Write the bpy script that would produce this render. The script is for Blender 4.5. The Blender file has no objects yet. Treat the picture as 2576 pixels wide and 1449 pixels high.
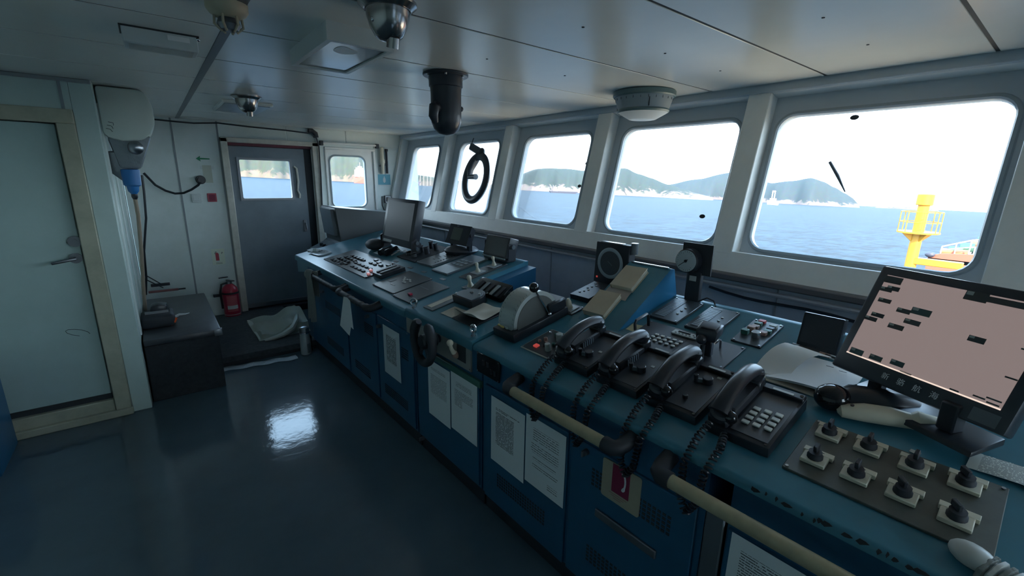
import bpy, bmesh, math, random
from mathutils import Matrix, Vector
random.seed(7)
scene = bpy.context.scene
COL = scene.collection
PI = math.pi

# ------------------------------------------------------------------ camera
CAM_Z = 1.64
F_PX = 1126.3
cam_d = bpy.data.cameras.new('camera')
cam_d.sensor_width = 36.0
cam_d.lens = F_PX / 2576 * 36.0
cam_d.clip_start = 0.03
cam_d.clip_end = 60000
cam = bpy.data.objects.new('camera', cam_d)
COL.objects.link(cam)
# rows: ship axes in camera axes (x right, y down, z forward)
RX = (0.78503137, -0.13397081, 0.60479548)
RY = (-0.61918396, -0.19863799, 0.75970663)
RZ = (0.01835685, -0.9708732, -0.23888963)
cam.matrix_world = Matrix(((RX[0], -RX[1], -RX[2], 0), (RY[0], -RY[1], -RY[2], 0),
                           (RZ[0], -RZ[1], -RZ[2], CAM_Z), (0, 0, 0, 1)))
scene.camera = cam

# ------------------------------------------------------------------ world and sun
world = bpy.data.worlds.new('sky'); scene.world = world; world.use_nodes = True
wn = world.node_tree; wn.nodes.clear()
wo = wn.nodes.new('ShaderNodeOutputWorld'); bg = wn.nodes.new('ShaderNodeBackground')
tc = wn.nodes.new('ShaderNodeTexCoord'); sp = wn.nodes.new('ShaderNodeSeparateXYZ')
rp = wn.nodes.new('ShaderNodeValToRGB')
rp.color_ramp.elements[0].position = 0.0; rp.color_ramp.elements[0].color = (0.76, 0.92, 1.0, 1)
rp.color_ramp.elements[1].position = 0.75; rp.color_ramp.elements[1].color = (0.34, 0.62, 0.95, 1)
wn.links.new(tc.outputs['Generated'], sp.inputs[0]); wn.links.new(sp.outputs['Z'], rp.inputs[0])
wn.links.new(rp.outputs[0], bg.inputs['Color']); bg.inputs['Strength'].default_value = 3.6
wn.links.new(bg.outputs[0], wo.inputs[0])
sun_d = bpy.data.lights.new('sun', 'SUN'); sun_d.energy = 7.0; sun_d.color = (1.0, 0.86, 0.66); sun_d.angle = 0.01
sun = bpy.data.objects.new('sun', sun_d); COL.objects.link(sun)
sun.rotation_euler = Vector((0.62, 0.55, -0.56)).to_track_quat('-Z', 'Y').to_euler()
vs = scene.view_settings
vs.view_transform = 'Standard'; vs.look = 'None'; vs.gamma = 1.0; vs.use_curve_mapping = False
vs.exposure = 1.38

# ------------------------------------------------------------------ materials
MATS = {}
def mat(name, col, rough=0.5, metal=0.0, var=0.0, vscale=6.0, bump=0.0, bscale=40.0, emit=None, estr=1.0,
        spec=0.5, col2=None, stretch=None, coat=0.0):
    if name in MATS: return MATS[name]
    m = bpy.data.materials.new(name); m.use_nodes = True
    nt = m.node_tree; b = nt.nodes['Principled BSDF']
    b.inputs['Base Color'].default_value = (*col, 1); b.inputs['Roughness'].default_value = rough
    b.inputs['Metallic'].default_value = metal; b.inputs['Specular IOR Level'].default_value = spec
    if coat: b.inputs['Coat Weight'].default_value = coat; b.inputs['Coat Roughness'].default_value = 0.1
    if emit:
        b.inputs['Emission Color'].default_value = (*emit, 1); b.inputs['Emission Strength'].default_value = estr
    if var or bump:
        t = nt.nodes.new('ShaderNodeTexCoord'); mp = nt.nodes.new('ShaderNodeMapping')
        if stretch: mp.inputs['Scale'].default_value = stretch
        nt.links.new(t.outputs['Object'], mp.inputs[0])
    if var:
        n = nt.nodes.new('ShaderNodeTexNoise'); n.inputs['Scale'].default_value = vscale; n.inputs['Detail'].default_value = 6
        n.inputs['Roughness'].default_value = 0.65
        nt.links.new(mp.outputs[0], n.inputs['Vector'])
        r = nt.nodes.new('ShaderNodeValToRGB')
        c2 = col2 if col2 else tuple(c * (1 - var) for c in col)
        r.color_ramp.elements[0].color = (*c2, 1); r.color_ramp.elements[1].color = (*col, 1)
        r.color_ramp.elements[0].position = 0.3; r.color_ramp.elements[1].position = 0.62
        nt.links.new(n.outputs['Fac'], r.inputs[0]); nt.links.new(r.outputs[0], b.inputs['Base Color'])
    if bump:
        n2 = nt.nodes.new('ShaderNodeTexNoise'); n2.inputs['Scale'].default_value = bscale; n2.inputs['Detail'].default_value = 4
        nt.links.new(mp.outputs[0], n2.inputs['Vector'])
        bp = nt.nodes.new('ShaderNodeBump'); bp.inputs['Strength'].default_value = bump; bp.inputs['Distance'].default_value = 0.01
        nt.links.new(n2.outputs['Fac'], bp.inputs['Height']); nt.links.new(bp.outputs[0], b.inputs['Normal'])
    MATS[name] = m
    return m

def glass_mat(name, tint, refl, dirt=0.0):
    m = bpy.data.materials.new(name); m.use_nodes = True; nt = m.node_tree; nt.nodes.clear()
    o = nt.nodes.new('ShaderNodeOutputMaterial'); mx = nt.nodes.new('ShaderNodeMixShader')
    tr = nt.nodes.new('ShaderNodeBsdfTransparent'); gl = nt.nodes.new('ShaderNodeBsdfGlossy')
    tr.inputs[0].default_value = (*tint, 1); gl.inputs['Roughness'].default_value = 0.03
    fr = nt.nodes.new('ShaderNodeFresnel'); fr.inputs[0].default_value = 1.3
    mu = nt.nodes.new('ShaderNodeMath'); mu.operation = 'MULTIPLY'; mu.inputs[1].default_value = refl
    nt.links.new(fr.outputs[0], mu.inputs[0]); nt.links.new(mu.outputs[0], mx.inputs[0])
    nt.links.new(tr.outputs[0], mx.inputs[1]); nt.links.new(gl.outputs[0], mx.inputs[2])
    last = mx
    if dirt:
        df = nt.nodes.new('ShaderNodeBsdfDiffuse'); df.inputs[0].default_value = (0.8, 0.85, 0.9, 1)
        t = nt.nodes.new('ShaderNodeTexCoord'); n = nt.nodes.new('ShaderNodeTexNoise'); n.inputs['Scale'].default_value = 3.0
        nt.links.new(t.outputs['Object'], n.inputs['Vector'])
        m2 = nt.nodes.new('ShaderNodeMath'); m2.operation = 'MULTIPLY'; m2.inputs[1].default_value = dirt
        nt.links.new(n.outputs['Fac'], m2.inputs[0])
        mx2 = nt.nodes.new('ShaderNodeMixShader'); nt.links.new(m2.outputs[0], mx2.inputs[0])
        nt.links.new(mx.outputs[0], mx2.inputs[1]); nt.links.new(df.outputs[0], mx2.inputs[2]); last = mx2
    nt.links.new(last.outputs[0], o.inputs[0]); MATS[name] = m
    return m

def print_mat(name, paper, ink, blocks, w, h, freq=130.0, xm=0.12, thin=0.45, dens=0.42, up='Z'):
    """paper with rows of fine print: blocks = (z0, z1, x0, x1) as fractions of the sheet (0 bottom)"""
    m = bpy.data.materials.new(name); m.use_nodes = True; nt = m.node_tree; b = nt.nodes['Principled BSDF']
    b.inputs['Roughness'].default_value = 0.65
    L = nt.links
    def M(op, a, c=None):
        n = nt.nodes.new('ShaderNodeMath'); n.operation = op
        for i, v in enumerate((a, c)):
            if v is None: continue
            if isinstance(v, (int, float)): n.inputs[i].default_value = v
            else: L.new(v, n.inputs[i])
        return n.outputs[0]
    t = nt.nodes.new('ShaderNodeTexCoord'); s = nt.nodes.new('ShaderNodeSeparateXYZ'); L.new(t.outputs['Object'], s.inputs[0])
    x, z = s.outputs['X'], s.outputs[up]
    rows = M('MULTIPLY', z, freq); row = M('FLOOR', rows); fr = M('FRACT', rows)
    line = M('LESS_THAN', fr, thin)
    cb = nt.nodes.new('ShaderNodeCombineXYZ'); L.new(M('MULTIPLY', x, 260.0), cb.inputs[0]); L.new(M('MULTIPLY', row, 7.3), cb.inputs[1])
    n = nt.nodes.new('ShaderNodeTexNoise'); n.inputs['Scale'].default_value = 1.0; n.inputs['Detail'].default_value = 1.0
    L.new(cb.outputs[0], n.inputs['Vector'])
    word = M('GREATER_THAN', n.outputs['Fac'], dens)
    tot = None
    for z0, z1, x0, x1 in blocks:
        a = M('MULTIPLY', M('GREATER_THAN', z, z0 * h), M('LESS_THAN', z, z1 * h))
        a = M('MULTIPLY', a, M('MULTIPLY', M('GREATER_THAN', x, (x0 - .5) * w), M('LESS_THAN', x, (x1 - .5) * w)))
        tot = a if tot is None else M('MAXIMUM', tot, a)
    f = M('MULTIPLY', M('MULTIPLY', line, word), tot)
    mx = nt.nodes.new('ShaderNodeMix'); mx.data_type = 'RGBA'
    mx.inputs[6].default_value = (*paper, 1); mx.inputs[7].default_value = (*ink, 1)
    L.new(f, mx.inputs[0]); L.new(mx.outputs[2], b.inputs['Base Color'])
    MATS[name] = m
    return m

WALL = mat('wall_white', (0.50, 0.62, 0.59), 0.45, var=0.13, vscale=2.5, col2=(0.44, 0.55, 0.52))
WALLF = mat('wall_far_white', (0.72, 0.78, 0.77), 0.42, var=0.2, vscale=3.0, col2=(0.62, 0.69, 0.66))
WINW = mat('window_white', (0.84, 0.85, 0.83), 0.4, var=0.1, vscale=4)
FRAMEG = mat('window_rubber_grey', (0.47, 0.53, 0.58), 0.45)
CEIL = mat('ceiling_panel_paint', (0.76, 0.78, 0.75), 0.27, var=0.06, vscale=1.5, spec=0.75)
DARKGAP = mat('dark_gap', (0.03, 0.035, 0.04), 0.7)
STRIP = mat('strip_grey', (0.25, 0.28, 0.3), 0.4)
YELLOWED = mat('yellowed_frame', (0.43, 0.43, 0.33), 0.5, var=0.35, vscale=7, col2=(0.32, 0.33, 0.25))
CREAM = mat('cream_paint', (0.62, 0.60, 0.53), 0.5, var=0.25, vscale=9)
DOORG = mat('door_steel_grey', (0.19, 0.23, 0.27), 0.42, var=0.2, vscale=3)
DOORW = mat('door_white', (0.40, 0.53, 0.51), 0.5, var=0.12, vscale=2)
FLOOR = mat('floor_paint', (0.10, 0.15, 0.185), 0.10, var=0.3, vscale=1.2, bump=0.10, bscale=14.0, col2=(0.08, 0.12, 0.15))
CARPETD = mat('carpet_charcoal', (0.040, 0.046, 0.054), 0.9, var=0.35, vscale=30, bump=0.6, bscale=300)
CARPET = mat('carpet_grey', (0.085, 0.095, 0.105), 0.95, var=0.35, vscale=30, bump=0.6, bscale=300)
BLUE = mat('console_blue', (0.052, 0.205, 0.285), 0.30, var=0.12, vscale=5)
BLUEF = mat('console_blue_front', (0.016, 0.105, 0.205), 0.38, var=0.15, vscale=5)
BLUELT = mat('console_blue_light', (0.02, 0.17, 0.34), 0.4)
BLACK = mat('black_plastic', (0.018, 0.022, 0.030), 0.32)
BLACKM = mat('black_matt', (0.022, 0.026, 0.034), 0.6)
BLACKG = mat('black_gloss', (0.008, 0.009, 0.012), 0.12)
CHARC = mat('charcoal', (0.045, 0.05, 0.06), 0.4)
PANELG = mat('panel_dark_grey', (0.05, 0.06, 0.065), 0.32, var=0.15)
PANELM = mat('panel_mid_grey', (0.13, 0.155, 0.175), 0.3)
PANELL = mat('panel_light_grey', (0.30, 0.35, 0.38), 0.3)
OLIVE = mat('panel_olive', (0.085, 0.095, 0.085), 0.45, var=0.3, vscale=14)
CHROME = mat('chrome', (0.62, 0.63, 0.65), 0.12, 1.0)
STEEL = mat('steel', (0.42, 0.44, 0.46), 0.3, 1.0)
DULLST = mat('dull_steel', (0.22, 0.23, 0.25), 0.4, 0.9)
WHITEP = mat('white_plastic', (0.62, 0.66, 0.66), 0.4)
CASING = mat('casing_white', (0.62, 0.68, 0.62), 0.45, var=0.06)
IVORY = mat('ivory', (0.62, 0.58, 0.46), 0.4)
YRAIL = mat('yellow_rail', (0.44, 0.39, 0.25), 0.5, var=0.3, vscale=14, col2=(0.34, 0.30, 0.20))
RED = mat('red_paint', (0.38, 0.02, 0.05), 0.3)
REDL = mat('red_button', (0.55, 0.05, 0.05), 0.35)
REDLIT = mat('red_lamp', (0.6, 0.1, 0.08), 0.3, emit=(1.0, 0.12, 0.1), estr=0.12)
PINKLIT = mat('pink_lamp', (0.7, 0.35, 0.35), 0.3, emit=(1.0, 0.4, 0.4), estr=0.12)
GREEN = mat('green_sticker', (0.02, 0.22, 0.10), 0.5)
GREENB = mat('green_button', (0.05, 0.16, 0.13), 0.4)
ORANGE = mat('orange_plastic', (0.9, 0.13, 0.03), 0.5)
BROWNB = mat('brown_button', (0.32, 0.2, 0.16), 0.4)
GREYB = mat('grey_button', (0.45, 0.47, 0.45), 0.4)
KEYW = mat('key_white', (0.55, 0.56, 0.52), 0.4)
YKEY = mat('yellow_key', (0.6, 0.5, 0.16), 0.4)
BLUEC = mat('blue_connector', (0.02, 0.16, 0.42), 0.45)
PAPER = mat('paper_white', (0.84, 0.85, 0.86), 0.7)
PAPERC = mat('paper_cream', (0.60, 0.55, 0.46), 0.7, var=0.12)
BOOKC = mat('book_cover_buff', (0.52, 0.45, 0.34), 0.6, var=0.15)
SHEETB = mat('sheet_brown', (0.40, 0.36, 0.33), 0.7)
FLATBAG = mat('bag_plastic', (0.55, 0.58, 0.52), 0.35, var=0.1)
CLEARP = mat('clear_plastic_strip', (0.42, 0.47, 0.5), 0.25, bump=0.8, bscale=60)
SCREENG = mat('screen_off_grey', (0.10, 0.105, 0.11), 0.25)
SCREENM = mat('screen_off_mid', (0.075, 0.072, 0.075), 0.45)
LCD = mat('lcd_olive', (0.10, 0.12, 0.10), 0.3)
SCREENON = mat('chart_screen', (0.12, 0.10, 0.10), 0.3, emit=(0.44, 0.34, 0.325), estr=0.20)
SCRTXT = mat('screen_tag_dark', (0.07, 0.075, 0.08), 0.4)
SCRTXT2 = mat('screen_tag_teal', (0.08, 0.13, 0.13), 0.4)
SCRBAR = mat('screen_bar_pale', (0.5, 0.42, 0.38), 0.4, emit=(0.75, 0.6, 0.5), estr=0.45)
RADARG = mat('radar_cabinet_grey', (0.10, 0.11, 0.115), 0.4, var=0.12, vscale=2)
GLASS = glass_mat('window_glass', (0.96, 0.98, 1.0), 0.55, dirt=0.06)
GLASSP = glass_mat('plastic_clear', (0.75, 0.8, 0.8), 1.0)
GREYCLOTH = mat('grey_cloth', (0.22, 0.24, 0.23), 0.9, bump=0.5, bscale=120)
RUBBERED = mat('sign_red', (0.22, 0.015, 0.055), 0.5)
SIGNB = mat('sign_buff', (0.40, 0.36, 0.26), 0.6)
SIGNBLUE = mat('sign_blue', (0.12, 0.38, 0.48), 0.5)
SIGNY = mat('sign_pale_green', (0.72, 0.78, 0.66), 0.6)
TANCABLE = mat('tan_cable', (0.30, 0.24, 0.18), 0.6)
PIPEG = mat('pipe_grey', (0.36, 0.37, 0.40), 0.4)
BRWNRAIL = mat('brown_ledge', (0.10, 0.095, 0.10), 0.5)
LOWWALL = mat('lower_wall_grey', (0.42, 0.47, 0.53), 0.5, var=0.1)
BEIGEDET = mat('beige_detector', (0.48, 0.42, 0.30), 0.45)
DOMECH = mat('bronze_chrome', (0.36, 0.34, 0.33), 0.18, 1.0)
PERIS = mat('periscope_black', (0.032, 0.038, 0.05), 0.35)
DIFF = mat('lamp_diffuser_clear', (0.20, 0.22, 0.24), 0.12)
DARKRED = mat('dark_red_strip', (0.14, 0.03, 0.05), 0.5)

# ------------------------------------------------------------------ geometry helpers
class G:
    def __init__(s): s.bm = bmesh.new()
    def _new(s, verts, faces, M=None):
        vs_ = [s.bm.verts.new((M @ Vector(v)) if M else v) for v in verts]
        fs = []
        for f in faces:
            try: fs.append(s.bm.faces.new([vs_[i] for i in f]))
            except ValueError: pass
        return vs_, fs
    def box(s, x0, x1, y0, y1, z0, z1, bev=0.0, M=None, seg=1):
        v = [(x, y, z) for z in (z0, z1) for y in (y0, y1) for x in (x0, x1)]
        f = [(0, 2, 3, 1), (4, 5, 7, 6), (0, 1, 5, 4), (2, 6, 7, 3), (0, 4, 6, 2), (1, 3, 7, 5)]
        vs_, fs = s._new(v, f, M)
        if bev > 0:
            es = list({e for fc in fs for e in fc.edges})
            bmesh.ops.bevel(s.bm, geom=es, offset=bev, segments=seg, affect='EDGES', profile=0.5)
        return s
    def hexa(s, pts, M=None, bev=0.0):
        """8 points: bottom 4 (ccw from above) then top 4"""
        vs_, fs = s._new(pts, [(3, 2, 1, 0), (4, 5, 6, 7), (0, 1, 5, 4), (1, 2, 6, 5), (2, 3, 7, 6), (3, 0, 4, 7)], M)
        if bev > 0:
            bmesh.ops.bevel(s.bm, geom=list({e for fc in fs for e in fc.edges}), offset=bev, segments=2, affect='EDGES', profile=0.5)
        return s
    def prism(s, poly, h0, h1, axis='z', M=None, bev=0.0):
        """extrude 2D polygon; axis z: (x,y) ; axis x: (y,z) ; axis y: (x,z)"""
        def p(a, b, h): return {'z': (a, b, h), 'x': (h, a, b), 'y': (a, h, b)}[axis]
        n = len(poly); v = [p(a, b, h0) for a, b in poly] + [p(a, b, h1) for a, b in poly]
        f = [tuple(range(n))[::-1], tuple(range(n, 2 * n))] + [(i, (i + 1) % n, n + (i + 1) % n, n + i) for i in range(n)]
        vs_, fs = s._new(v, f, M)
        if bev > 0:
            bmesh.ops.bevel(s.bm, geom=list({e for fc in fs for e in fc.edges}), offset=bev, segments=2, affect='EDGES', profile=0.5)
        return s
    def lathe(s, prof, n=20, M=None, a0=0.0, a1=2 * PI, cap=True):
        full = abs(a1 - a0 - 2 * PI) < 1e-6
        k = n if full else n + 1
        v = []
        for r, z in prof:
            for i in range(k):
                a = a0 + (a1 - a0) * i / n
                v.append((r * math.cos(a), r * math.sin(a), z))
        f = []
        m = len(prof)
        for j in range(m - 1):
            for i in range(n if full else n):
                i2 = (i + 1) % k
                f.append((j * k + i, j * k + i2, (j + 1) * k + i2, (j + 1) * k + i))
        if cap and full:
            if prof[0][0] > 1e-6: f.append(tuple(range(k))[::-1])
            if prof[-1][0] > 1e-6: f.append(tuple((m - 1) * k + i for i in range(k)))
        s._new(v, f, M)
        bmesh.ops.remove_doubles(s.bm, verts=s.bm.verts[:], dist=1e-6)
        return s
    def cyl(s, r, z0, z1, n=16, M=None, r2=None, bev=0.0):
        r2 = r if r2 is None else r2
        if bev: return s.lathe([(r - bev, z0), (r, z0 + bev), (r2, z1 - bev), (r2 - bev, z1)], n, M)
        return s.lathe([(r, z0), (r2, z1)], n, M)
    def sphere(s, r, c=(0, 0, 0), n=14, sx=1, sy=1, sz=1, M=None):
        MM = Matrix.Translation(c) @ Matrix.Diagonal((sx, sy, sz, 1))
        if M: MM = M @ MM
        prof = [(r * math.sin(PI * i / n), -r * math.cos(PI * i / n)) for i in range(n + 1)]
        prof[0] = (0, -r); prof[-1] = (0, r)
        k = n + 4
        v = []; f = []
        for rr, z in prof[1:-1]:
            for i in range(k): v.append((rr * math.cos(2 * PI * i / k), rr * math.sin(2 * PI * i / k), z))
        b = len(v); v += [(0, 0, -r), (0, 0, r)]
        for j in range(n - 2):
            for i in range(k): f.append((j * k + i, j * k + (i + 1) % k, (j + 1) * k + (i + 1) % k, (j + 1) * k + i))
        for i in range(k):
            f.append((b, (i + 1) % k, i)); f.append((b + 1, (n - 2) * k + i, (n - 2) * k + (i + 1) % k))
        s._new(v, f, MM); return s
    def tube(s, pts, r, n=8, closed=False, M=None, radii=None, sq=(1, 1)):
        P = [Vector(p) for p in pts]; m = len(P); rings = []
        up = None
        for i in range(m):
            if closed: t = P[(i + 1) % m] - P[i - 1]
            else: t = P[min(i + 1, m - 1)] - P[max(i - 1, 0)]
            if t.length < 1e-9: t = Vector((0, 0, 1))
            t.normalize()
            if up is None:
                up = Vector((0, 0, 1)) if abs(t.z) < 0.9 else Vector((1, 0, 0))
            a = up - t * up.dot(t)
            if a.length < 1e-6: a = Vector((1, 0, 0)) - t * t.x
            a.normalize(); b = t.cross(a); up = a
            rr = radii[i] if radii else r
            rings.append([P[i] + (a * math.cos(2 * PI * k / n) * sq[0] + b * math.sin(2 * PI * k / n) * sq[1]) * rr for k in range(n)])
        v = [q for rg in rings for q in rg]; f = []
        for i in range(m if closed else m - 1):
            j = (i + 1) % m
            for k in range(n): f.append((i * n + k, i * n + (k + 1) % n, j * n + (k + 1) % n, j * n + k))
        if not closed: f.append(tuple(range(n))[::-1]); f.append(tuple((m - 1) * n + k for k in range(n)))
        s._new(v, f, M); return s
    def grid(s, fn, nu, nv, M=None, thick=None):
        v = [fn(i / nu, j / nv) for j in range(nv + 1) for i in range(nu + 1)]
        f = [(j * (nu + 1) + i, j * (nu + 1) + i + 1, (j + 1) * (nu + 1) + i + 1, (j + 1) * (nu + 1) + i) for j in range(nv) for i in range(nu)]
        vs_, fs = s._new(v, f, M)
        if thick: 
            bmesh.ops.recalc_face_normals(s.bm, faces=fs)
            bmesh.ops.solidify(s.bm, geom=fs, thickness=thick)
        return s
    def frame(s, ox0, ox1, oz0, oz1, ix0, ix1, iz0, iz1, y0, y1, rad, n=6, M=None):
        """plate in the x/z plane from y0 to y1 with a rounded hole"""
        inner = rrect(ix0, ix1, iz0, iz1, rad, n); outer = []
        cx, cz = (ix0 + ix1) / 2, (iz0 + iz1) / 2
        k = len(inner)
        for idx, (x, z) in enumerate(inner):
            q = idx // (n + 1); t = (idx % (n + 1)) / n
            corner = [(ox1, oz0), (ox1, oz1), (ox0, oz1), (ox0, oz0)][q]
            # slide along the two sides meeting in this corner
            if q == 0: a, b = (x, oz0), (ox1, z)
            elif q == 1: a, b = (ox1, z), (x, oz1)
            elif q == 2: a, b = (x, oz1), (ox0, z)
            else: a, b = (ox0, z), (x, oz0)
            if abs(t - .5) < 1e-6: outer.append(corner)
            elif t < .5: outer.append(a)
            else: outer.append(b)
        v = [(x, y0, z) for x, z in inner] + [(x, y1, z) for x, z in inner] + [(x, y0, z) for x, z in outer] + [(x, y1, z) for x, z in outer]
        f = []
        for i in range(k):
            j = (i + 1) % k
            f += [(i, j, 2 * k + j, 2 * k + i), (k + j, k + i, 3 * k + i, 3 * k + j), (j, i, k + i, k + j), (2 * k + i, 2 * k + j, 3 * k + j, 3 * k + i)]
        s._new(v, f, M); return s
    def done(s, name, m, parent=None, smooth=40, recalc=True, M=None):
        if recalc: bmesh.ops.recalc_face_normals(s.bm, faces=s.bm.faces[:])
        me = bpy.data.meshes.new(name); s.bm.to_mesh(me); s.bm.free()
        if m: me.materials.append(m)
        if smooth:
            for p in me.polygons: p.use_smooth = True
            me.set_sharp_from_angle(angle=math.radians(smooth))
        o = bpy.data.objects.new(name, me); COL.objects.link(o)
        if parent: o.parent = parent
        if M is not None: o.matrix_world = M
        return o

def rrect(x0, x1, z0, z1, r, n=6):
    pts = []
    for (cx, cz, a0) in ((x1 - r, z0 + r, -PI / 2), (x1 - r, z1 - r, 0), (x0 + r, z1 - r, PI / 2), (x0 + r, z0 + r, PI)):
        for i in range(n + 1):
            a = a0 + PI / 2 * i / n; pts.append((cx + r * math.cos(a), cz + r * math.sin(a)))
    return pts
def rotx(a): return Matrix.Rotation(a, 4, 'X')
def roty(a): return Matrix.Rotation(a, 4, 'Y')
def rotz(a): return Matrix.Rotation(a, 4, 'Z')
def T(x, y, z): return Matrix.Translation((x, y, z))
AX_Y = rotx(-PI / 2)          # z-axis shapes laid along +y
AX_X = roty(PI / 2)
def basis(ex, ey, ez, o):
    ex, ey, ez = Vector(ex).normalized(), Vector(ey).normalized(), Vector(ez).normalized()
    return Matrix(((ex.x, ey.x, ez.x, o[0]), (ex.y, ey.y, ez.y, o[1]), (ex.z, ey.z, ez.z, o[2]), (0, 0, 0, 1)))

def tag(o, label, cat, group=None, kind=None):
    if label: o['label'] = label
    if cat: o['category'] = cat
    if group: o['group'] = group
    if kind: o['kind'] = kind
    return o
def thing(name, label, cat, M, group=None):
    o = bpy.data.objects.new(name, None); COL.objects.link(o); o.empty_display_size = 0.05
    o.matrix_world = M
    return tag(o, label, cat, group)
def one(g, name, m, label, cat, M=None, group=None):
    return tag(g.done(name, m, M=M), label, cat, group)
def struct(g, name, m, label=None, parent=None, smooth=40):
    o = g.done(name, m, parent, smooth)
    if not parent: o['kind'] = 'structure'
    if label: o['label'] = label
    return o
def dupe(src, parent, M):
    c = src.copy(); COL.objects.link(c); c.parent = parent; c.matrix_parent_inverse = Matrix.Identity(4); c.matrix_basis = M
    return c
def text_mesh(txt, size, m, name, parent, M, depth=0.0006, label=None):
    cu = bpy.data.curves.new('txt', 'FONT'); cu.body = txt; cu.size = size; cu.align_x = 'CENTER'; cu.align_y = 'CENTER'
    cu.extrude = depth; cu.resolution_u = 3
    o = bpy.data.objects.new('txt', cu); COL.objects.link(o)
    dg = bpy.context.evaluated_depsgraph_get(); dg.update()
    me = bpy.data.meshes.new_from_object(o.evaluated_get(dg)); bpy.data.objects.remove(o)
    me.materials.clear(); me.materials.append(m)
    t = bpy.data.objects.new(name, me); COL.objects.link(t); t.parent = parent; t.matrix_basis = M
    if label: t['label'] = label
    return t

# ------------------------------------------------------------------ coordinate frames of the bridge
ZT, SL = 0.87, 0.213
ANG = math.atan(SL); CA = math.cos(ANG)
def xf(u): return 1.165 - 0.027 * u
EXU = Vector((0.027, -1, 0)).normalized()          # operator's right hand along the console
EYH = Vector((1, 0.027, 0)).normalized()
EYS = (EYH * math.cos(ANG) + Vector((0, 0, math.sin(ANG)))).normalized()
EZS = EXU.cross(EYS)
def ctop(u, d, h=0.0, rot=0.0):
    """frame on the sloping console top: x right, y away, z out of the surface"""
    o = Vector((xf(u) + d, u, ZT + SL * d)) + EZS * h
    M = basis(EXU, EYS, EZS, o)
    return M @ rotz(rot) if rot else M
def clev(u, d, h=0.0, rot=0.0):
    """upright frame standing on the console top"""
    M = basis(EXU, EYH, (0, 0, 1), (xf(u) + d, u, ZT + SL * d + h))
    return M @ rotz(rot) if rot else M
def cfront(u, z, off=0.0):
    return basis(EXU, EYH, (0, 0, 1), (xf(u) + off, u, z))
FARY, LEFTY, CEILZ = 5.85, 3.85, 2.16
XR = -0.195                                        # return wall
def far(x, z, off=0.0): return T(x, FARY - off, z)
WEX, WEZ = Vector((0, -1, 0)), Vector((0.24, 0, 1)).normalized()
WEY = WEZ.cross(WEX)
def wfrm(y=0, s=0, off=0): return basis(WEX, WEY, WEZ, Vector((2.595, 0, 1.64)) + WEX * (-y) + WEZ * s + WEY * off)
YB, XB = -2.6, -1.9                                # back ends of the room

# ================================================================== THE SETTING
# floor
struct(G().box(XB - .1, 2.6, YB - .1, FARY + .1, -0.06, 0.0), 'floor', FLOOR, 'dark blue-grey painted steel floor with a dull shine')
# raised carpeted step before the far door is a thing further down
# ceiling: backing and one panel per strip
ceil = struct(G().box(XB - .1, 3.0, YB - .1, FARY + .15, CEILZ + .0025, CEILZ + .2), 'ceiling', DARKGAP, 'pale metal ceiling of long panels with dark seams')
seams = [YB, -1.99, -1.41, -0.82, -0.24, 0.34, 0.93, 1.52, 2.115, 2.70, 3.29, 3.87, 4.47, 5.06, 5.60, FARY]
for i in range(len(seams) - 1):
    a, b = seams[i] + .0065, seams[i + 1] - .0065
    for x0, x1 in ((XB, 0.290), (0.320, 2.735)):
        G().box(x0, x1, a, b, CEILZ, CEILZ + .006, .0012).done('ceiling_panel', CEIL, ceil)
tr = G().box(0.288, 0.322, YB, FARY, CEILZ - .002, CEILZ + .012, .001)
struct(tr, 'trim_1', mat('strip_dark', (.13, .15, .165), .4), 'grey cover strip running across the ceiling panels')

for k_, (x_, y_) in enumerate(((1.273, 1.225), (1.775, 1.227), (1.767, 1.813), (1.777, .648), (2.229, .643), (1.274, 1.813), (2.236, 1.227))):
    G().cyl(.005, -.002, .001, 8).done('ceiling_screw', BLACKM, ceil).location = (x_, y_, CEILZ)
# front wall, leaning outwards at the top
WM = wfrm()
OPEN = [(-2.25, -1.27, -2.2, -1.32), (-1.15, -0.17, -1.1, -0.22), (0.2, 1.18, 0.245, 1.14), (1.30, 2.27, 1.345, 2.19), (2.40, 3.42, 2.495, 3.30), (3.54, 4.56, 3.69, 4.42), (4.67, 5.78, 4.88, 5.57)]
S0, S1, ST = -0.392, 0.478, 0.54
wf = G()
wf.box(-FARY, -YB, 0, .13, S1 + .012, ST + .02, M=WM)
wf.box(-FARY, -YB, 0, .13, -0.52, S0, M=WM)
wallf = struct(wf, 'wall_front', WINW, 'white panelled front wall with the row of windows')
G().box(-FARY, -YB, -.012, .01, S1 + .008, ST + .02, .003, M=WM).done('header_strip', FRAMEG, wallf)
ends = [YB] + [v for o in OPEN for v in o[:2]] + [FARY]
for i in range(0, len(ends), 2):
    G().box(-ends[i + 1], -ends[i], -.002, .135, S0 - .012, S1 + .012, .004, M=WM).done('mullion', WINW, wallf)
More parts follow.
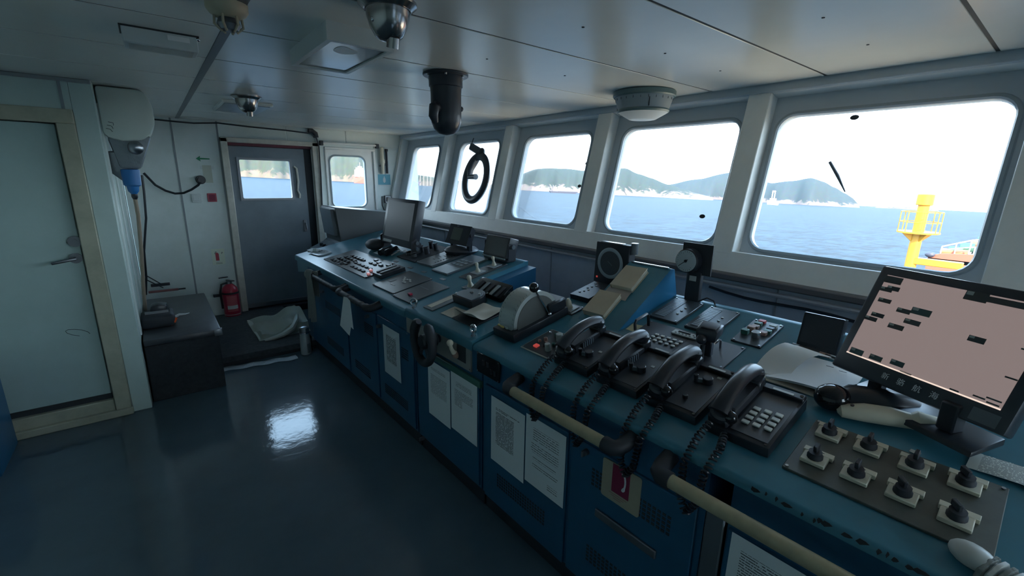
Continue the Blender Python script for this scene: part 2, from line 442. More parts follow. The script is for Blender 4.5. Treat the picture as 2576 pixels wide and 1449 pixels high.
for n, (y0, y1, g0, g1) in enumerate(OPEN):
    G().hexa([(-y1, .001, S0 - .012), (-y0, .001, S0 - .012), (-y0, .12, S0 - .012), (-y1, .12, S0 - .012),
              (-y1, .001, S0 + .004), (-y0, .001, S0 + .004), (-y0, .12, S0 + .022), (-y1, .12, S0 + .022)], M=WM).done('window_sill', WINW, wallf)
    w = thing('window_%d' % (n + 1), None, None, WM @ T(-(g0 + g1) / 2, 0.1, 0)); w['kind'] = 'structure'
    w['label'] = ['white window out of sight on the right', 'window beyond the right edge', 'large window beside the big chart monitor', 'window behind the round pressure gauge',
                  'middle window showing the green headland', 'window with the ring-shaped fitting hung in it', 'window next to the far corner'][n]
    c = (g0 + g1) / 2; hw = (g1 - g0) / 2
    fr = G().frame(-y1 + c, -y0 + c, S0, S1 + .012, -hw, hw, -.345, .387, -.012, .03, .085)
    fr.done('window_frame', FRAMEG, w)
    G().tube([(x, -.014, z) for x, z in rrect(-hw - .008, hw + .008, -.353, .395, .09)], .012, 6, True).done('rubber_seal', PANELL, w)
    G().box(-hw - .01, hw + .01, .008, .014, -.355, .397).done('pane', GLASS, w, smooth=0)
# lower front wall: vertical
lw = G().box(2.47, 2.6, YB, FARY, 0, 1.15)
struct(lw, 'wall_front_lower', LOWWALL, 'grey lower wall behind the console')
for y in (5.2, 4.35, 3.5, 2.65, 1.8, 0.95, 0.1):
    pass
# ledge and pipe under the windows
led = G().box(2.42, 2.478, YB, FARY, 1.115, 1.150, .006)
struct(led, 'trim_2', BRWNRAIL, 'dark brown ledge under the row of windows')

# left wall with a door
lwall = G()
lwall.box(XB, -1.25, LEFTY, LEFTY + .08, 0, CEILZ - .001)
lwall.box(-1.25, -0.30, LEFTY, LEFTY + .08, 1.985, CEILZ)
lwall.box(-0.30, XR, LEFTY, LEFTY + .08, 0, CEILZ, .003)
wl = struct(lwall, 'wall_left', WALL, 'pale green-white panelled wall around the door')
G().box(-0.345, -0.33, LEFTY - .004, LEFTY + .01, 1.985, CEILZ).done('panel_joint', STRIP, wl)
G().box(XB, XR, LEFTY - .02, LEFTY + .02, CEILZ - .022, CEILZ - .001, .004).done('cornice', STRIP, wl)
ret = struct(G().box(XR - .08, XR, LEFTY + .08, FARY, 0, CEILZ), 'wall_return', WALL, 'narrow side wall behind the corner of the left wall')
for y in (4.0, 4.55, 5.2): G().box(XR - .002, XR + .012, y, y + .035, 0.5, 2.05, .003).done('batten', WALLF, ret)
d1 = thing('door_1', 'pale green door in a stained yellow frame', None, T(-1.2, LEFTY, 0)); d1['kind'] = 'structure'
def bxw(g, x0, x1, y0, y1, z0, z1, b=0.0): return g.box(x0 + 1.2, x1 + 1.2, y0, y1, z0, z1, b)
g = G(); bxw(g, -1.25, -0.30, -.022, .05, 1.905, 1.985, .005); bxw(g, -0.385, -0.30, -.022, .05, 0.0, 1.906, .005); bxw(g, -1.25, -1.17, -.022, .05, 0, 1.906, .005)
g.done('door_frame', YELLOWED, d1)
g = G(); bxw(g, -1.17, -0.385, -.004, .05, 0.0, 0.125, .006); bxw(g, -1.25, -0.295, -.035, .0, 0.0, 0.05, .006); g.done('threshold', YELLOWED, d1)
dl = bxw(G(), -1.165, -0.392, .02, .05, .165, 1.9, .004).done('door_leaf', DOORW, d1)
bxw(G(), -1.165, -0.392, .03, .05, .12, .166).done('kick_gap', DARKGAP, d1)
ML = T(-0.425 + 1.2, .02, 1.10)
g = G().cyl(.032, 0, .012, 20, M=ML @ rotx(PI / 2)); g.tube([ML @ Vector((0, -.012, 0)), ML @ Vector((0, -.05, 0)), ML @ Vector((-.02, -.055, -.002)), ML @ Vector((-.105, -.052, -.018))], .009, 8); g.done('door_handle', DULLST, d1)
G().cyl(.034, 0, .012, 20, M=T(-0.413 + 1.2, .02, 1.205) @ rotx(PI / 2)).cyl(.014, .012, .02, 12, M=T(-0.413 + 1.2, .02, 1.205) @ rotx(PI / 2)).done('lock_rose', DULLST, d1)
sm = G().tube([(-0.43 + 1.2 - .06 + .055 * math.cos(t * .6), .018, .62 + .022 * math.sin(t * .6) - .018 * math.cos(t * .6)) for t in range(9)], .0015, 5); sm.done('scratch_mark', BLACKM, d1)

# far wall with steel door and side window
fw = G()
fw.box(XR, 2.95, FARY + .012, FARY + .08, 0, .02)
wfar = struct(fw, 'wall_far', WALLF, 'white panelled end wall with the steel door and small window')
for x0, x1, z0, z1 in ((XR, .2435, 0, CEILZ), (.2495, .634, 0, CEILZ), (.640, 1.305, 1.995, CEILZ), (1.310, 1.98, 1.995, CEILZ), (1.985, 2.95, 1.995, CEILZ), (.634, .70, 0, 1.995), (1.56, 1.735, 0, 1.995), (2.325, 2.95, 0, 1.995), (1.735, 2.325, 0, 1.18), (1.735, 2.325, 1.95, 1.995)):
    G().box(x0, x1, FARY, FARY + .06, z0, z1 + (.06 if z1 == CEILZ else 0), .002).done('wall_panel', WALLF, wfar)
for x in (.2465, .637): G().box(x - .008, x + .008, FARY - .003, FARY + .03, 0, CEILZ if x < .3 else CEILZ).done('panel_joint', STRIP, wfar)
d2 = thing('door_2', 'dark grey steel door with a bright window', None, T(.7, FARY, 0)); d2['kind'] = 'structure'
g = G()
g.box(-.055, .01, -.05, .05, 0, 2.0, .006); g.box(.865, .935, -.05, .05, 0, 2.0, .006); g.box(-.055, .935, -.05, .05, 1.955, 2.005, .006)
g.done('door_frame', CREAM, d2)
G().box(.0, .87, .0, .05, 1.925, 1.957).done('head_strip', DARKRED, d2)
G().box(-.02, .9, -.07, .04, .0, .085, .006).done('sill', BLACKM, d2)
df = G().frame(.01, .775, .10, 1.92, .10, .612, 1.36, 1.782, .0, .045, .012, 2)
leaf = df.done('door_leaf', DOORG, d2)
G().box(.775, .865, .02, .05, .085, 1.93).done('door_edge_gap', BLACKM, d2)
g = G().frame(.078, .634, 1.338, 1.804, .103, .609, 1.363, 1.779, -.012, .01, .012, 2); g.done('window_frame', DULLST, d2)
G().box(.09, .62, .018, .024, 1.35, 1.79).done('pane', GLASS, d2, smooth=0)
G().box(.01, .775, -.008, .0, .10, .15, .002).done('kick_rail', DULLST, d2)
g = G().box(.705, .74, -.012, .0, .96, 1.10, .004); g.tube([(.722, -.012, 1.06), (.722, -.05, 1.05), (.725, -.055, .99)], .009, 8); g.done('door_handle', DULLST, d2)
G().tube([(.655, -.004, 1.72), (.68, -.01, 1.70), (.685, -.012, 1.55), (.67, -.012, 1.45), (.69, -.012, 1.40), (.685, -.008, 1.36)], .012, 6).done('door_stay', CREAM, d2)
w8 = thing('window_8', 'small rounded window in the end wall with a red ship outside', None, T(2.0, FARY, 1.56)); w8['kind'] = 'structure'
G().frame(-.27, .33, -.38, .39, -.225, .205, -.315, .30, .01, .06, .07).done('window_frame', WINW, w8)
g = G()
for a in ((-.285, .345, .375, .405), (-.285, .345, -.395, -.365)): g.box(a[0], a[1], -.012, .06, a[2], a[3], .004)
g.box(-.285, -.262, -.012, .06, -.365, .375, .004); g.box(.318, .345, -.012, .06, -.365, .375, .004)
g.done('casing', WINW, w8)
G().tube([(x, .006, z) for x, z in rrect(-.232, .212, -.322, .307, .075)], .01, 6, True).done('rubber_seal', PANELL, w8)
G().box(-.24, .22, .036, .042, -.33, .315).done('pane', GLASS, w8, smooth=0)

# back and right ends of the room (behind the camera)
struct(G().box(XB - .1, XB, YB, FARY, 0, CEILZ), 'wall_back', WALL, 'plain white wall behind the camera')
g = G()
for x0, x1, z0, z1 in ((XB, .9, 0, CEILZ), (1.75, 2.95, 0, CEILZ), (.9, 1.75, 2.0, CEILZ), (.9, 1.75, 0, .9)): g.box(x0, x1, YB - .08, YB, z0, z1)  # opening added in this unseen wall to let in extra light
struct(g, 'wall_right', WALL, 'white end wall out of sight on the right')
# dark boards added behind the two doors to stop daylight leaking through
for dd, x0, x1, y0, z0, z1, hole in ((d1, -.05, .9, .052, 0, 2.0, None),):
    G().box(x0, x1, y0, y0 + .03, z0, z1).done('door_light_stop', DARKGAP, dd)
G().frame(-.06, .94, -.0, 2.0, .09, .62, 1.35, 1.79, .05, .075, .01, 2).done('door_light_stop', DARKGAP, d2)

# ================================================================== CONSOLE
def cpt(u, d, z): return (xf(u) + d, u, z)
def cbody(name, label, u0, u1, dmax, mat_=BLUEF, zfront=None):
    """cabinet body between u0 (near) and u1 (far)"""
    o = thing(name, label, 'console cabinet', T(xf((u0 + u1) / 2) + .3, (u0 + u1) / 2, 0))
    inv = o.matrix_world.inverted()
    def prof(u): return [cpt(u, 0.03, 0.0), cpt(u, 0.03, .09), cpt(u, 0, .1), cpt(u, 0, ZT - .03), cpt(u, dmax, ZT - .03 + SL * dmax), cpt(u, dmax, 0)]
    a, b = prof(u0), prof(u1); n = len(a)
    g = G(); g._new(a + b, [tuple(range(n)), tuple(range(n, 2 * n))[::-1]] + [(i, n + i, n + (i + 1) % n, (i + 1) % n) for i in range(n)], inv)
    g.done('cabinet_body', mat_, o)
    g = G(); g.hexa([inv @ Vector(p) for p in (cpt(u0, .02, 0), cpt(u0, .04, 0), cpt(u1, .04, 0), cpt(u1, .02, 0), cpt(u0, .02, .085), cpt(u0, .04, .085), cpt(u1, .04, .085), cpt(u1, .02, .085))])
    g.done('kick_plate', BLACKM, o)
    return o, inv
def fbox(g, inv, ua, ub, o0, o1, z0, z1, bev=0.0):
    """box on the console front: ua..ub along, o0..o1 offset (negative = towards the operator)"""
    M = inv @ cfront((ua + ub) / 2, 0, 0); w = abs(ub - ua) / 2
    return g.box(-w, w, o0, o1, z0, z1, bev, M=M)
def vents(g, inv, ua, ub, z0, z1, nx, nz, off=-.0125):
    M = inv @ cfront((ua + ub) / 2, 0, 0); w = abs(ub - ua)
    px_, pz = w / nx, (z1 - z0) / nz
    for i in range(nx):
        for j in range(nz):
            x = -w / 2 + (i + .5) * px_; z = z0 + (j + .5) * pz
            g.box(x - px_ * .32, x + px_ * .32, off - .001, off + .002, z - pz * .3, z + pz * .3, M=M)
def louvres(g, inv, ua, ub, z0, z1, n, off=-.0125):
    M = inv @ cfront((ua + ub) / 2, 0, 0); w = abs(ub - ua) / 2
    for j in range(n):
        z = z0 + (j + .5) * (z1 - z0) / n
        g.box(-w, w, off - .001, off + .002, z - .25 * (z1 - z0) / n, z + .25 * (z1 - z0) / n, M=M)
def door(o, inv, ua, ub, z0, z1, lock=None, holes=()):
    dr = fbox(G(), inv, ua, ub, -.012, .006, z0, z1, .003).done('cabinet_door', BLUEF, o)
    for (k, a, b, c, d_, nx, nz) in holes:
        g = G()
        if k == 'v': vents(g, inv, a, b, c, d_, nx, nz)
        else: louvres(g, inv, a, b, c, d_, nz)
        v = g.done('vent_grille', DARKGAP, dr); v['kind'] = 'stuff'
    if lock:
        g = G().cyl(.012, 0, .014, 12, M=inv @ cfront(lock[0], lock[1], -.012) @ rotx(PI / 2)); g.box(-.004, .004, -.03, 0, -.012, .012, .002, M=inv @ cfront(lock[0], lock[1], -.012))
        g.done('door_lock', DULLST, dr)
    return dr
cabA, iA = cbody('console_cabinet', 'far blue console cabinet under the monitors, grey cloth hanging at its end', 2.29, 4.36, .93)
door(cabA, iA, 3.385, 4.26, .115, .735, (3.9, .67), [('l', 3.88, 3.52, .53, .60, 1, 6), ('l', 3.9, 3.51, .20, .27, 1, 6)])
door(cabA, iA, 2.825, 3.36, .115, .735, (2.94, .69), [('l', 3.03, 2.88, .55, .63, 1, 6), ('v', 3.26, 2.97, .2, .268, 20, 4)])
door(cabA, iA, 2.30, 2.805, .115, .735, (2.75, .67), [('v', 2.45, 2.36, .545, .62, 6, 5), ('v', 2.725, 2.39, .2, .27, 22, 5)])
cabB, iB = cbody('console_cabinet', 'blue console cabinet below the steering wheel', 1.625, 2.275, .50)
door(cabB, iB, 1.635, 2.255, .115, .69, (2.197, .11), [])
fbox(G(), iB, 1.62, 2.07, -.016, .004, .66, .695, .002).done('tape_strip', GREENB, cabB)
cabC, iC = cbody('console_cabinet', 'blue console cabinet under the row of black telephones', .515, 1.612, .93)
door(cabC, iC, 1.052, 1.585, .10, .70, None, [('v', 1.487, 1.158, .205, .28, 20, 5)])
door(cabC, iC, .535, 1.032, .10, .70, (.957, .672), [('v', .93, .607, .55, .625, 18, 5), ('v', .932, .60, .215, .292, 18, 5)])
fbox(G(), iC, .645, .897, -.022, -.012, .44, .472, .003).done('door_handle_bar', DULLST, cabC)
fbox(G(), iC, .455, .510, -.012, .02, .02, .73, .004).done('corner_post', DULLST, cabC)
cabD, iD = cbody('console_cabinet', 'nearest blue console cabinet below the rotary switches', -1.3, .45, .93)
door(cabD, iD, -.08, .445, .10, .70, None, [])
door(cabD, iD, -.62, -.10, .10, .70, None, [])

def ctop_plate(name, label, u0, u1, dmax, lift=0.0, over=0.012, fascia=.03, farfascia=False):
    o = thing(name, label, 'console top', ctop((u0 + u1) / 2, 0)); inv = o.matrix_world.inverted()
    z0 = ZT + lift
    def prof(u):
        r = .016
        f0 = fascia
        p = [(-over, z0 - f0)]
        for k in range(5):
            a = PI - k * (PI / 2 - ANG) / 4 - 0.0
            p.append((-over + r + r * math.cos(a), z0 - r + r * math.sin(a)))
        p += [(dmax - .035, z0 + SL * (dmax - .035)), (dmax - .03, z0 + SL * (dmax - .03) + .004), (dmax + .01, z0 + SL * (dmax - .03) + .006), (dmax + .01, z0 + SL * dmax - .035), (.02, z0 - .031)]
        return [cpt(u, a, b) for a, b in p]
    a, b = prof(u0), prof(u1); n = len(a)
    g = G(); g._new(a + b, [tuple(range(n)), tuple(range(n, 2 * n))[::-1]] + [(i, n + i, n + (i + 1) % n, (i + 1) % n) for i in range(n)], inv)
    g.done('top_plate', BLUE, o, smooth=50)
    return o, inv
topA, itA = ctop_plate('worktop', 'far end of the sloping blue console top crowded with panels and monitors', 2.385, 4.72, .93, fascia=.05)
# deep fascia box of the overhanging far end
g = G(); g.hexa([itA @ Vector(p) for p in (cpt(4.36, .0, .76), cpt(4.70, .0, .70), cpt(4.70, .9, .70), cpt(4.36, .9, .76), cpt(4.36, .0, .83), cpt(4.70, .0, .83), cpt(4.70, .9, 1.02), cpt(4.36, .9, 1.02))])
g.done('end_bracket', BLUE, topA)
topB, itB = ctop_plate('worktop', 'short raised blue console top over the steering wheel', 1.69, 2.38, .50, lift=.014, fascia=.055)
topC, itC = ctop_plate('worktop', 'near end of the blue console top with telephones and rotary switches', -1.35, 1.68, .93, fascia=.03)
# bright blue side panels of the gap behind the steering stand
for nm, u, lab in (('side_panel', 2.384, 'bright blue side panel of the far console block'), ('side_panel', 1.685, 'blue side panel of the near console block facing the gap')):
    g = G(); s = -.006 if u > 2 else .006
    poly = [(.48, .35), (.93, .35), (.93, ZT + SL * .93 - .035), (.48, ZT + SL * .48 - .035)]
    p0 = [cpt(u, a, b) for a, b in poly]; p1 = [cpt(u + s, a, b) for a, b in poly]
    g._new(p0 + p1, [(0, 1, 2, 3), (7, 6, 5, 4), (0, 4, 5, 1), (1, 5, 6, 2), (2, 6, 7, 3), (3, 7, 4, 0)])
    g.done(nm, BLUELT, cabA if u > 2 else cabC).matrix_parent_inverse = (cabA if u > 2 else cabC).matrix_world.inverted()
# worn dark scuffs along the near front edge
g = G()
random.seed(21); u = .40
while u > -.25:
    w = .003 + .014 * random.random() ** 2; z1 = -.004 - .010 * random.random()
    pts_ = [(-w, z1 - .004 - .004 * random.random()), (-w * .3, z1 - .008 - .005 * random.random()), (w * .5, z1 - .006), (w, z1 - .002), (w * .4, z1 + .002), (-w * .5, z1 + .003)]
    g.prism(pts_, -.0128, -.0115, 'y', M=itC @ cfront(u, ZT, 0)); u -= w * 2 + .03 * random.random() ** 2
o = g.done('paint_chips', BLACKM, topC); o['kind'] = 'stuff'

# ---- front face fittings
def frail(u0, u1, z, r, m, bm, name, label, wrap=False, arms=(True, True)):
    t = thing(name, label, 'handrail', cfront((u0 + u1) / 2, z, 0)); L = abs(u1 - u0) / 2
    sx = 1
    y = -.085
    if wrap:
        pts = []; rad = []
        for i in range(25): pts.append((-L + 2 * L * i / 24, y, .002 * math.sin(i * 1.7))); rad.append(r * (1 + .07 * math.sin(i * 2.3)))
        G().tube(pts, r, 10, radii=rad).done('grip', m, t)
    else: G().tube([(-L, y, 0), (L, y, 0)], r, 14).done('grip', m, t)
    for s in (-1, 1):
        G().tube([(s * (L - .02), y, 0), (s * (L + .012), y, 0), (s * (L + .026), y + .012, .001), (s * (L + .032), y + .035, .006), (s * (L + .032), -.0, .02)], r * 1.25, 12).done('elbow_bracket', bm, t)
    return t
frail(3.39, 3.93, .805, .018, BLACKM, BLACKM, 'handrail', 'black wrapped handrail at the far end with grey cloth on it', True)
frail(2.78, 3.285, .80, .021, BLACKM, BLACKM, 'handrail', 'thicker black wrapped handrail with white paper hanging from it', True)
frail(.81, 1.315, .80, .021, YRAIL, BLACKM, 'handrail', 'worn yellow handrail below the first two telephones')
frail(-.30, .608, .80, .021, YRAIL, BLACKM, 'handrail', 'worn yellow handrail nearest the camera')
# sheet hung over the black rail
def hung(name, label, cat, pts, u, off, m):
    g = G(); v = [(x, off + .012 * math.sin(3 * x + 20 * z), z) for x, z in pts]
    g._new(v + [(a, b + .0015, c) for a, b, c in v], [tuple(range(len(v))), tuple(range(len(v), 2 * len(v)))[::-1]] + [(i, (i + 1) % len(v), len(v) + (i + 1) % len(v), len(v) + i) for i in range(len(v))])
    return one(g, name, m, label, cat, cfront(u, 0, 0))
hung('paper_sheet', 'torn white paper hanging from the black handrail', 'paper', [(-.17, .565), (-.085, .80), (.0, .812), (.05, .80), (.075, .60), (.03, .605), (.01, .535)], 3.06, -.105, PAPER)
g = G().grid(lambda a, b: (-.05 + .11 * a + .02 * math.sin(b * 3), -.10 - .018 * math.sin(a * 9 + b * 2) - .01 * b, .845 - .43 * b + .01 * math.sin(a * 6)), 12, 10, thick=.004)
g.grid(lambda a, b: (-.05 + .11 * a, -.06 + .0 * b - .025 * math.cos(a * 2), .845 - .22 * b), 8, 6, thick=.004)
g.tube([(-.055, -.085 + .028 * math.cos(t * PI / 8), .81 + .03 * math.sin(t * PI / 8)) for t in range(17)], .014, 8)
one(g, 'hanging_cloth', GREYCLOTH, 'grey rag draped over the far end of the handrail', 'cloth', cfront(3.96, 0, 0))
# taped papers on cabinet fronts
def paper(label, u0, u1, z0, z1, blocks, m=None, freq=130., off=-.0145, paperc=(.78, .82, .83), thin=.45):
    w, h = abs(u1 - u0), z1 - z0
    pm = print_mat('print_' + label[:24], paperc, (.10, .11, .12), blocks, w, h, freq, thin=thin)
    g = G().grid(lambda a, b: (-w / 2 + w * a, -.0015 * math.sin(a * PI) * math.sin(b * PI) - .001, h * b), 4, 5, thick=.0006)
    return one(g, 'paper_notice', pm, label, 'paper', cfront((u0 + u1) / 2, z0, off), 'papers taped to the console front')
paper('typed notice with bold headings taped under the yellow rail', 1.53, 1.295, .335, .665, [(.84, .87, .22, .85), (.30, .80, .15, .7), (.82, .86, .15, .5)], freq=150, thin=.55)
paper('white typed letter beside the notice with bold headings', 1.287, 1.057, .362, .682, [(.68, .86, .2, .85), (.5, .64, .15, .85), (.28, .34, .2, .85), (.08, .17, .6, .85), (.4, .46, .2, .8)], freq=95, thin=.3)
paper('left sheet of the pair taped below the steering wheel', 2.118, 1.888, .316, .65, [(.84, .90, .15, .8), (.42, .78, .12, .85)], freq=130, thin=.35)
paper('right sheet of the pair taped below the steering wheel', 1.878, 1.643, .335, .668, [(.78, .86, .2, .8), (.60, .74, .15, .85), (.45, .6, .15, .45)], freq=130, thin=.38)
paper('single grey printed sheet on the far cabinet door', 2.705, 2.467, .362, .695, [(.28, .84, .18, .78)], freq=90, thin=.6, paperc=(.62, .67, .69))
paper('large printed sheet low on the nearest cabinet', .43, .14, .30, .70, [(.1, .9, .1, .9)], freq=120, thin=.4)
# telephone sign
t = thing('telephone_sign', 'buff card with a red telephone symbol on the cabinet door', 'sign', cfront(.80, .545, -.0135))
G().prism(rrect(-.079, .079, 0, .15, .01), -.003, 0, 'y').done('card', SIGNB, t)
G().box(-.035, .036, -.0045, -.003, .04, .148).done('red_field', RUBBERED, t)
G().tube([(.004 + .016 * math.sin(a), -.005, .098 + .036 * math.cos(a)) for a in [0.2 + i * .27 for i in range(10)]], .004, 6, radii=[.006, .006, .0035, .0035, .0035, .0035, .0035, .0035, .006, .006]).done('handset_symbol', WHITEP, t)
g = G()
for k in range(3): g.box(-.045 + .01 * k, .03 - .012 * k, -.0036, -.0029, .03 - .008 * k, .0325 - .008 * k)
g.done('caption_lines', BROWNB, t)
# steering stand plate, wheel and tiller
t = thing('steering_plate', 'grey metal plate behind the steering wheel', 'plate', cfront(2.04, .70, 0))
G().box(-.335, .335, -.01, .02, .012, .145, .002).done('plate', mat('plate_grey', (.30, .31, .29), .4), t)
G().box(.215, .295, -.013, -.009, .045, .128, .002).done('lever_pocket', BLACKM, t)
for s in (-.325, .325): G().cyl(.004, 0, .004, 8, M=T(s, -.01, .025) @ rotx(PI / 2)).done('screw', STEEL, t)
t = thing('helm_yoke', 'small black yoke-shaped steering wheel', 'steering wheel', cfront(2.0, .803, 0))
R_ = .112
G().tube([(R_ * math.cos(a) * .86, -.105, R_ * math.sin(a)) for a in [math.radians(115 + i * 310 / 28) for i in range(29)]], .025, 12, radii=[.015] + [.026] * 4 + [.022] * 19 + [.026] * 4 + [.015], M=rotz(.0)).done('rim', BLACKM, t)
g = G().cyl(.04, .03, .12, 16, M=rotx(PI / 2), bev=.008); g.cyl(.022, 0, .04, 12, M=rotx(PI / 2)); g.done('hub', BLACK, t)
for a in (-PI / 2 - .5, -PI / 2 + .5): G().box(-.012, .012, -.105, -.093, 0, R_, .003, M=roty(-(a + 0) + PI / 2)).done('spoke', CHARC, t)
t = thing('tiller_lever', 'ivory ball-topped lever right of the steering wheel', 'lever', cfront(1.825, .772, -.013))
G().tube([(0, 0, 0), (.0, -.018, .012), (.004, -.032, .035), (.006, -.04, .06)], .009, 8, radii=[.016, .012, .010, .009]).done('stem', IVORY, t)
G().sphere(.017, (.007, -.042, .07)).done('ball', IVORY, t)
G().sphere(.02, (0, -.004, -.004)).done('boot', BROWNB, t)
t = thing('switch_panel', 'small black switch plate on the console front beside the steering stand', 'panel', cfront(1.56, .745, -.012))
G().box(-.085, .085, -.004, .004, 0, .10, .002).done('plate', BLACKG, t)
for k, (x, z) in enumerate(((.03, .035), (.055, .035), (-.03, .06), (0, .06))): G().box(x - .009, x + .009, -.008, -.003, z - .012, z + .012, .002).done('rocker', BLACK, t)
for x in (-.079, .079):
    for z in (.006, .094): G().cyl(.003, 0, .002, 8, M=T(x, -.004, z) @ rotx(PI / 2)).done('screw', STEEL, t)
# lifting eyes
for u, lab, rz in ((2.33, 'chrome lifting ring at the far corner of the steering stand', .5), (1.725, 'chrome lifting ring at the near corner of the steering stand', 0)):
    t = thing('lifting_ring', lab, 'ring', clev(u, .02, .02, rz), 'chrome rings on the steering stand')
    G().tube([(.021 * math.cos(a), 0, .03 + .021 * math.sin(a)) for a in [i * PI / 12 for i in range(24)]], .0055, 8, True).done('ring', CHROME, t)
    G().cyl(.007, -.01, .012, 10).done('stud', CHROME, t)
    G().cyl(.012, -.006, 0, 12).cyl(.008, 0, .022, 10, M=T(.018, -.012, .004)).done('nut', CHROME, t)

# ================================================================== INSTRUMENTS ON THE CONSOLE TOP
def panel(name, label, u0, u1, d0, d1, m, th=.006, cat='panel', screws=True, h=0.0, bev=.0015, group=None, lift=0.0):
    uc, dc = (u0 + u1) / 2, (d0 + d1) / 2
    t = thing(name, label, cat, ctop(uc, dc, h), group)
    w, l = abs(u1 - u0) / 2, abs(d1 - d0) / 2 / CA
    G().box(-w, w, -l, l, 0, th, bev).done('plate', m, t)
    if screws:
        s0 = None
        for sx in (-1, 1):
            for sy in (-1, 1):
                M = T(sx * (w - .009), sy * (l - .009), th)
                if s0 is None: s0 = G().cyl(.0042, 0, .003, 8).done('screw', STEEL, t); s0.matrix_basis = M
                else: dupe(s0, t, M)
    return t, w, l, th
def buttons(t, pts, sx, sy, h, m, z, name='button', bev=.001, rnd=False):
    g = G()
    if rnd: g.cyl(sx, 0, h, 12, bev=bev)
    else: g.box(-sx, sx, -sy, sy, 0, h, bev)
    o = g.done(name, m, t); o.matrix_basis = T(pts[0][0], pts[0][1], z)
    for p in pts[1:]: dupe(o, t, T(p[0], p[1], z))
    return o
def knob(t, x, y, z, r, h, m, name='knob', n=14, top=None):
    o = G().cyl(r, 0, h, n, r2=r * .88, bev=r * .12).done(name, m, t); o.matrix_basis = T(x, y, z)
    return o
GC = 'control panels set into the console top'
# --- far block, front row
t, w, l, z = panel('control_panel', 'dark panel of small square buttons at the far end, two lit pink', 3.24, 4.19, .095, .385, PANELG, group=GC)
rows = [(-.30 + .075 * i, y) for i in range(9) for y in (-.09, -.03, .04)]
random.seed(3)
buttons(t, [p for p in rows if random.random() < .8 and p[0] > -.1], .024, .010, .008, CHARC, z, 'push_button')
buttons(t, [(-.34 + .07 * i + .03 * j, -.11 + .05 * j) for i in range(4) for j in range(4)], .022, .012, .012, BLACK, z, 'push_button')
buttons(t, [(.22, .08), (.3, .06), (.38, .09), (.12, .10)], .026, .012, .010, PANELM, z, 'push_button')
buttons(t, [(.36, -.05), (.43, -.10)], .016, .009, .014, PINKLIT, z, 'lit_button')
buttons(t, [(-.16, -.118)], .06, .02, .006, PANELM, z, 'name_plate')
knob(t, .41, .12, z, .012, .022, STEEL)
t, w, l, z = panel('slotted_box', 'black box with two long slots between button panels', 3.085, 3.24, .155, .35, BLACK, .03, cat='box', screws=False, group=GC)
for x in (-.03, .03): G().box(x - .016, x + .016, -l + .02, l - .02, z, z + .008, .003).done('slide_rail', CHARC, t)
t, w, l, z = panel('control_panel', 'square black panel with small white buttons on the far block', 2.70, 3.035, .065, .357, PANELG, .008, group=GC)
buttons(t, [(-.05 + .03 * i, .05 - .012 * (i % 2) - .006 * i) for i in range(3)] + [(.035, .045), (.065, .03), (.045, .0), (.0, .015), (.03, -.005)], .011, .006, .004, KEYW, z, 'push_button')
buttons(t, [(.0, -.07)], .03, .004, .002, KEYW, z, 'name_plate'); buttons(t, [(-.1, -.03)], .03, .025, .002, CHARC, z, 'display')
t, w, l, z = panel('control_panel', 'dark panel with one red button nearest the steering stand', 2.445, 2.68, .05, .335, PANELG, .008, group=GC)
buttons(t, [(-.005, -.075)], .016, .010, .012, RED, z, 'red_button')
buttons(t, [(-.07 + .016 * i, .04) for i in range(7)], .005, .002, .0015, PANELL, z, 'printed_mark')
# little engraved tags on the far block
for k, (u, d) in enumerate(((2.64, .40), (2.92, .41), (3.12, .405), (3.4, .42))):
    one(G().box(-.028, .028, -.012, .012, 0, .002), 'name_tag', PANELM, ['grey name tag nearest the steering stand on the far block', 'grey name tag above the white-button panel', 'grey name tag above the slotted box', 'farthest grey name tag on the console top'][k], 'tag', ctop(u, d), 'engraved tags on the far block')
# --- far block, back row
t, w, l, z = panel('control_panel', 'black panel carrying six large black knobs at the back of the far block', 3.205, 3.52, .485, .84, BLACKM, .010, group=GC)
for u, d, hh in ((3.44, .56, .02), (3.33, .55, .025), (3.40, .66, .045), (3.30, .65, .05), (3.41, .76, .05), (3.31, .745, .05)):
    x, y = 3.3625 - u, (d - .6625) / CA
    k_ = knob(t, x, y, z, .022, hh, CHARC); k_2 = G().box(-.008, .008, -.02, .02, hh, hh + .012, .003).done('knob_grip', BLACK, k_)
buttons(t, [(-.06, -.1), (-.09, -.12)], .008, .008, .01, STEEL, z, 'push_button', rnd=True)
t, w, l, z = panel('control_panel', 'grey rectangular panel between the knobs and the name-plated panel', 2.945, 3.175, .487, .805, PANELM, .018, group=GC)
buttons(t, [(.07, -.1 + .025 * i) for i in range(9)], .006, .005, .002, BLACKM, z, 'printed_mark'); buttons(t, [(-.02 + .02 * (i % 2), -.06 + .03 * i) for i in range(6)], .014, .004, .0015, CHARC, z, 'printed_mark')
t, w, l, z = panel('control_panel', 'grey panel with pale lower half and rows of keys below the right far monitor', 2.68, 2.892, .455, .815, PANELM, .012, group=GC)
G().box(-w + .004, w - .004, -l + .004, -l + .12, z, z + .002).done('pale_plate', PANELL, t)
buttons(t, [(-.05 + .05 * i, -.02 + .04 * j) for i in range(3) for j in range(3)], .017, .011, .004, PANELL, z, 'key')
t, w, l, z = panel('control_panel', 'black strip panel with two ivory joysticks at the edge of the far block', 2.447, 2.572, .482, .812, PANELG, .006, group=GC)
for d in (.60, .74):
    y = (d - .647) / CA
    p_ = G().box(-.042, .042, y - .04, y + .04, z, z + .006, .002).done('joystick_plate', PANELL, t)
    G().lathe([(.018, 0), (.014, .015), (.008, .03), (.010, .045), (.013, .055), (.009, .066), (0, .068)], 14).done('joystick', IVORY, p_).matrix_basis = T(0, y, z + .006)
